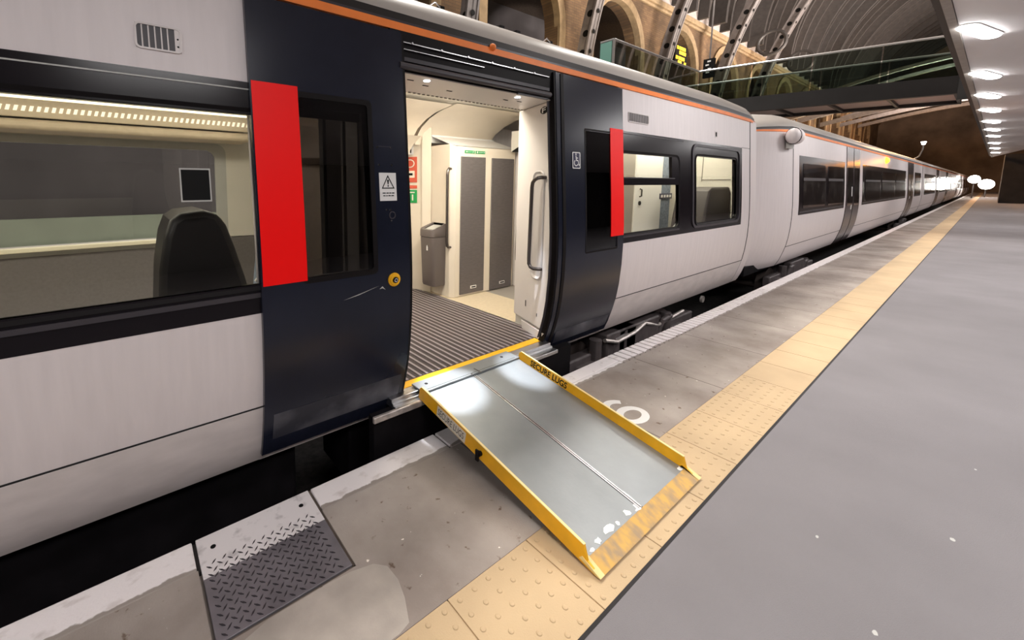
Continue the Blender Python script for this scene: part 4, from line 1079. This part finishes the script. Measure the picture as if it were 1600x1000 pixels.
# lattice piers with round holes, leaning with the arch foot
def pier(X, label):
    t = thing('iron_pier', (X, WY-1.0, 0), label, 'column', 'perforated iron piers along the brick wall')
    k = 26
    def foot(z): 
        a = max(0, (z-6)/ (VR))
        return WY-1.0-max(0, z-6)**2*.022
    b = B(); zs = [i*.75 for i in range(0, 27)]
    for dx in (-.30, .30):
        b.loft([[(X+dx-.05, foot(z)-.42, z),(X+dx+.05, foot(z)-.42, z),(X+dx+.05, foot(z)-.36, z),(X+dx-.05, foot(z)-.36, z)] for z in zs], True, True)
    b.loft([[(X-.34, foot(z)-.36, z),(X+.34, foot(z)-.36, z),(X+.34, foot(z)-.30, z),(X-.34, foot(z)-.30, z)] for z in zs], True, True)
    b.loft([[(X-.05, foot(z)-.36, z),(X+.05, foot(z)-.36, z),(X+.05, foot(z)+.42, z),(X-.05, foot(z)+.42, z)] for z in zs], True, True)
    b.build('pier_flange', 'iron', t)
    b = B()
    for q in range(16):
        z = 2+q*1.05; b.disc((X-.051, foot(z)+.05, z), (-1,0,0), .19, .01, 14); b.disc((X, foot(z)-.421, z), (0,-1,0), .13, .01, 12)
    b.build('hole_pattern', 'ink', t)
for i, c in enumerate((13.4, 22.7, 32.3, 42.6, 52.4)):
    pier(c, ('perforated iron pier above the open train door', 'grey perforated iron pier left of the first lit arch', 'leaning iron pier between the two lit brick arches', 'iron pier beside the amber display arch', 'iron pier farthest along, behind the bridge glass')[i])
# ring ornaments on ribs
for i, X in enumerate((48.0, 57.6)):
    b = B(); y, z = WY-3.4, 14.2
    b.tube([(X, y+1.0*math.cos(2*PI*q/24), z+1.0*math.sin(2*PI*q/24)) for q in range(25)], .14, 8)
    b.build('trim_%d' % (9+i), 'irondark', loc=(X, y, z), kind='structure')

# ---- footbridge and landing
BX0, BX1, BZ = 21.0, 23.9, 4.5
fb = thing('footbridge', (22.5, 4, BZ), 'glass-sided footbridge crossing above the train on a dark girder', 'footbridge')
BY0, BY1 = .9, 11.6
LX0, LX1, LYa, LYb = 13.2, 20.0, 7.5, 7.95
def bx(y, far_=0): return 20.35-.27*(y-5.3)+3.0*far_
def bquad(b, y0, y1, o0, o1, z0, z1): b.prism([(bx(y0)+o0, y0, z0), (bx(y0)+o1, y0, z0), (bx(y1)+o1, y1, z0), (bx(y1)+o0, y1, z0)], (0,0,z1-z0))
b = B(); bquad(b, BY0, LYa, 0, .25, BZ, BZ+.55); b.build('girder', 'girder', fb)
b = B(); bquad(b, BY0, BY1, 2.75, 3.0, BZ, BZ+.55); b.build('girder', 'girder', fb)
b = B(); b.box(LX0, bx(LYa)+.1, LYa-.1, LYa+.1, BZ, BZ+.5); b.build('girder', 'girder', fb)
b = B(); bquad(b, BY0, BY1, .25, 2.75, BZ+.12, BZ+.3); b.build('deck', 'soffit', fb)
b = B(); b.box(LX0, bx(LYb)+.3, LYa+.1, LYb, BZ+.12, BZ+.3); b.build('landing_deck', 'soffit', fb)
for q in range(8):
    y = BY0+1.4*q; b = B(); bquad(b, y, y+.08, .25, 2.75, BZ+.02, BZ+.118); b.build('cross_beam', 'girder', fb)
GT = BZ+1.80
def glass_run(p, q, n):
    for i in range(n):
        a = Vector(p)+(Vector(q)-Vector(p))*(i+.01)/n; c = Vector(p)+(Vector(q)-Vector(p))*(i+.99)/n
        d = (c-a).normalized(); nn = Vector((-d.y, d.x, 0))*.012
        b = B(); b.prism([tuple(a-nn), tuple(c-nn), tuple(c+nn), tuple(a+nn)], (0,0,GT-BZ-.46)); b.build('glass_panel', 'bridgeglass', fb)
glass_run((bx(BY0)+.05, BY0, BZ+.45), (bx(LYa)+.05, LYa, BZ+.45), 4)
glass_run((bx(BY0)+2.95, BY0, BZ+.45), (bx(BY1)+2.95, BY1, BZ+.45), 6)
glass_run((LX0, LYa, BZ+.4), (bx(LYa), LYa, BZ+.4), 5)
b = B(); b.box(LX0-.02, LX0+.02, LYa+.06, LYb, BZ+.4, GT-.03); b.build('end_panel', 'greenglass', fb)
def railobj(path):
    b = B(); b.tube(path, .04, 8); b.build('handrail', 'steel', fb)
railobj([(bx(BY0)+.05, BY0-.2, GT), (bx(LYa)+.05, LYa, GT)]); railobj([(bx(BY0)+2.95, BY0-.2, GT), (bx(BY1)+2.95, BY1, GT)]); railobj([(LX0, LYa, GT), (bx(LYa)+.05, LYa, GT)]); railobj([(LX0, LYa, GT), (LX0, LYb, GT)])
b = B(); b.box(LX0-.03, LX0+.03, LYa-.03, LYa+.03, BZ+.3, GT); b.build('end_post', 'steel', fb)
b = B(); b.box(bx(BY0)-.02, bx(BY0)+.08, BY0-.3, BY0, BZ-.2, GT); b.build('bridge_post', 'girder', fb)
b = B(); b.box(13.5, 13.8, 7.6, 7.9, .0, BZ+.12); b.build('landing_post', 'girder', fb)
# bridge lift tower so the deck lands on something
b = B(); b.box(19.0, 21.8, 10.2, 12.4, 0, BZ+.0); b.build('lift_tower', 'dark', fb)
# amber departure display in an arch, black sign by bridge corner
ds = thing('departure_sign', (36.7, WY-.6, 11), 'amber-lit departure display hanging in the second brick arch', 'display')
b = B(); b.box(35.7, 37.8, WY-.75, WY-.5, 10.9, 12.5); b.build('display_case', 'ink', ds)
b = B()
for z, segs_ in ((12.15,((35.9,36.15),(36.3,37.4))),(11.82,((36.35,37.5),)),(11.4,((35.8,36.1),(36.25,37.3))),(11.08,((36.2,36.8),(37.3,37.6)))):
    for a, c in segs_: b.box(a, c, WY-.77, WY-.75, z, z+.24)
b.build('display_text', 'led', ds, smooth=0)
bs = thing('hanging_sign', (20.6, 7.4, 6.0), 'black hanging sign with white marks at the bridge corner', 'sign')
b = B(); b.box(20.35, 20.5, 7.17, 7.57, 6.12, 6.88); b.build('sign_case', 'ink', bs)
b = B(); 
for y, z in ((7.30,6.74),(7.36,6.6),(7.27,6.44),(7.33,6.3)): b.box(20.33,20.35,y,y+.12,z,z+.06)
b.build('sign_marks', 'signwhite', bs)
b = B(); b.tube([(20.42,7.37,6.88),(20.42,7.37,9.2)], .03, 8); b.build('sign_rod', 'iron', bs)
# wall lamps seen through the first arch and along the wall
for i, (x, y, z, r) in enumerate(((27.0, 19.5, 11.2, .16), (66, WY-.6, 8.2, .22), (78, WY-1.5, 8.0, .3))):
    t = thing('wall_lamp', (x, y, z), ('small round white lamp seen through the nearest dark arch', 'small warm lamp on the brick wall beyond the bridge', 'round lamp low on the wall far past the bridge')[i], 'lamp')
    b = B(); b.tube([(x, y, z+r*math.sin(a)) for a in (-1.4,-1,-.5,0,.5,1,1.4)], [r*math.cos(a) for a in (-1.4,-1,-.5,0,.5,1,1.4)], 14); b.build('lamp_globe', 'flood', t)
    b = B(); b.tube([(x, y, z+r*.9), (x, y, z+2.5)], .03, 6); b.build('lamp_rod', 'irondark', t)
# strip lights of the bridge underside / platform lamps far off
fl_pos = [(80, 1.24, 2.19, .45), (88, .40, 1.60, .62)]
for i, (x, y, z, r) in enumerate(fl_pos):
    t = thing('floodlight', (x, y, 0), ('upper dazzling white floodlight at the far platform end', 'lower dazzling white floodlight at the far platform end')[i], 'floodlight')
    b = B(); b.tube([(x, y, z), (x-.05, y, z)], r, 20); b.build('flood_lens', 'flood', t)
    b = B(); b.tube([(x+.35, y, z), (x, y, z)], r*1.05, 20); b.tube([(x+.3,y,0),(x+.3,y,z)], .06, 8); b.build('flood_case', 'irondark', t)
# catenary lamp arm over the train
ca = thing('lamp_arm', (45, 5.4, 0), 'thin curved lamp arm above the train roof beyond the bridge', 'lamp')
b = B(); b.tube([(45,5.4,0),(45,5.4,3.2),(45,5.0,3.35),(45,3.78,3.385),(45,3.4,3.32),(45,3.11,3.57),(45,3.0,4.0),(45,2.99,4.35)], .04, 8); b.build('arm', 'steel', ca)
b = B(); b.tube([(45,2.99,4.35),(45,2.99,4.55)], [.08,.13], 12); b.build('lamp_head', 'flood', ca)
b = B(); b.tube([(14.6,3.2,3.05),(14.62,3.2,3.35)], .015, 6); tag(b.build('roof_aerial', 'signwhite', parent=c2), None, None)
# end of the shed
b = B(); b.box(139, 140, -20, 16, -1, 34); struct(b, 'wall_far_end', 'endgable')
for X, z in ((62,8.5),(72,9.5),(84,10),(97,11),(112,12)):
    b = B(); b.loft([[(X, y, z+2.4*math.sin(PI*(15.5-y)/31)),(X+.5, y, z+2.4*math.sin(PI*(15.5-y)/31)),(X+.5, y, z+.55+2.4*math.sin(PI*(15.5-y)/31)),(X, y, z+.55+2.4*math.sin(PI*(15.5-y)/31))] for y in [15.5-31*k/24 for k in range(25)]], True, True); b.build('beam', 'iron', kind='structure')
    b = B(); b.loft([[(X, y, z+1.3+3.4*math.sin(PI*(15.5-y)/31)),(X+.4, y, z+1.3+3.4*math.sin(PI*(15.5-y)/31)),(X+.4, y, z+1.6+3.4*math.sin(PI*(15.5-y)/31)),(X, y, z+1.6+3.4*math.sin(PI*(15.5-y)/31))] for y in [15.5-31*k/24 for k in range(25)]], True, True); b.build('beam', 'iron', kind='structure')

# ================================================================== LIGHTS
def area(name, loc, size, power, col=(1,1,1), rot=(0,0,0), sy=None, spread=PI):
    l = bpy.data.lights.new(name, 'AREA'); l.energy = power; l.color = col; l.size = size; l.spread = spread
    if sy: l.shape = 'RECTANGLE'; l.size_y = sy
    o = bpy.data.objects.new(name, l); o.location = loc; o.rotation_euler = rot; COL.objects.link(o); return o
def point(name, loc, power, col=(1,1,1), r=.1):
    l = bpy.data.lights.new(name, 'POINT'); l.energy = power; l.color = col; l.shadow_soft_size = r
    o = bpy.data.objects.new(name, l); o.location = loc; COL.objects.link(o); return o
def spot(name, loc, rot, power, col, ang, blend=.3, r=.02):
    l = bpy.data.lights.new(name, 'SPOT'); l.energy = power; l.color = col; l.spot_size = ang; l.spot_blend = blend; l.shadow_soft_size = r
    o = bpy.data.objects.new(name, l); o.location = loc; o.rotation_euler = rot; COL.objects.link(o); return o
COOL = (1,.965,.955)
for X in (-3.5, 5.2, 10.75, 15.1, 20.5, 26.5, 34.6, 46):
    area('canopy_light', (X, ce(X)-.3, CZ-.08), .9, 42, COOL, (0,0,0), .35)
for X in (-5, 0.5, 6, 12, 19, 28, 40):
    area('canopy_inner_fill', (X, -1.9, CZ-.08), 1.6, 112, COOL, (0,0,0), 1.0)  # added area lights with no fixtures, to even out the platform light
WARM = (1,.86,.66)
area('vestibule_light', (1.85,2.95,2.55), .6, 34, (1,.91,.76), (math.radians(38),0,0), .25); area('vestibule_light', (2.90,2.95,2.55), .85, 46, (1,.91,.76), (math.radians(38),0,0), .25)
area('saloon_light', (-1.5,3.4,2.50), 5, 26, (1,.93,.78), (0,0,0), .35)
area('end_saloon_light', (6.2,2.85,2.56), 3.2, 36, (1,.94,.78), (0,0,0), .28)
def aim(loc, to): return (Vector(to)-Vector(loc)).to_track_quat('-Z', 'Y').to_euler()
for loc, to, ang, pw in (((1.78,2.31,2.372),(1.80,2.09,.27),16,950), ((2.68,2.31,2.372),(2.50,2.00,.25),15,650), ((2.68,2.31,2.372),(3.03,2.32,.66),9,200)):
    spot('threshold_light', loc, aim(loc, to), pw, (.88,.92,1), math.radians(ang), .75)
point('amber_light', (21.85,1.80,2.49), 16, (1,.34,.03), .08)
# station hall lighting: uplighters along the wall, plus added vault and train-roof fill
for X in (20, 33.4, 43.2, 53, 66, 80): 
    area('wall_uplight', (X, WY-3.2, 6.0), 1.2, 300, (1,.80,.52), (math.radians(180-30),0,0), .5)
for X in (25, 45, 65, 90): area('vault_fill', (X, 2.0, 8.5), 3, 12500, (1,.9,.82), (PI,0,0), 2)  # upward fill with no fixtures, added to brighten the vault boards
for p_ in ((58,7,7),(70,4,7.5),(92,5,8.5),(108,6,9)): point('far_orange_light', p_, 2600, (1,.55,.25), .4)
for X in (-3, 8, 19): area('train_roof_fill', (X, 6.5, 13.5), 2, 1100, (1,.95,.88), (0,0,0), 2)  # unseen lights added high up to brighten the train roof
area('opposite_platform_light', (2, 10, 5.5), 3, 260, COOL, (0,0,0), 1.5); area('opposite_platform_light', (-8, 10, 5.5), 3, 260, COOL, (0,0,0), 1.5)
for x, y, z, r in fl_pos: point('flood_light', (x-.8, y, z), 260, (1,.95,.88), .4)

w = bpy.data.worlds.new('night'); S.world = w; w.use_nodes = True
w.node_tree.nodes['Background'].inputs[0].default_value = (.035,.032,.034,1); w.node_tree.nodes['Background'].inputs[1].default_value = 1

# ================================================================== CAMERA
cam = bpy.data.cameras.new('camera'); co = bpy.data.objects.new('camera', cam); COL.objects.link(co)
f, pcx, pcy = 639.2269, 650.0, 360.4096
cam.sensor_fit = 'HORIZONTAL'; cam.sensor_width = 36; cam.lens = f/1600*36
cam.shift_x = (800-pcx)/1600; cam.shift_y = -(500-pcy)/1600
cam.clip_start = .05; cam.clip_end = 500
def ray(x, y): return Vector((x-pcx, -(y-pcy), -f))
vx = ray(1550, 287).normalized(); vy = ray(190, 287); vy = (vy-vx*vy.dot(vx)).normalized(); vz = vx.cross(vy)
co.matrix_world = Matrix.Translation((0,0,1.682)) @ Matrix((vx, vy, vz)).to_4x4()
S.camera = co
S.view_settings.view_transform = 'Standard'; S.view_settings.look = 'None'; S.view_settings.gamma = 1; S.view_settings.use_curve_mapping = False
S.view_settings.exposure = 0.0
S.cycles.max_bounces = 8; S.cycles.transparent_max_bounces = 16; S.cycles.sample_clamp_indirect = 6
S.cycles.use_denoising = True
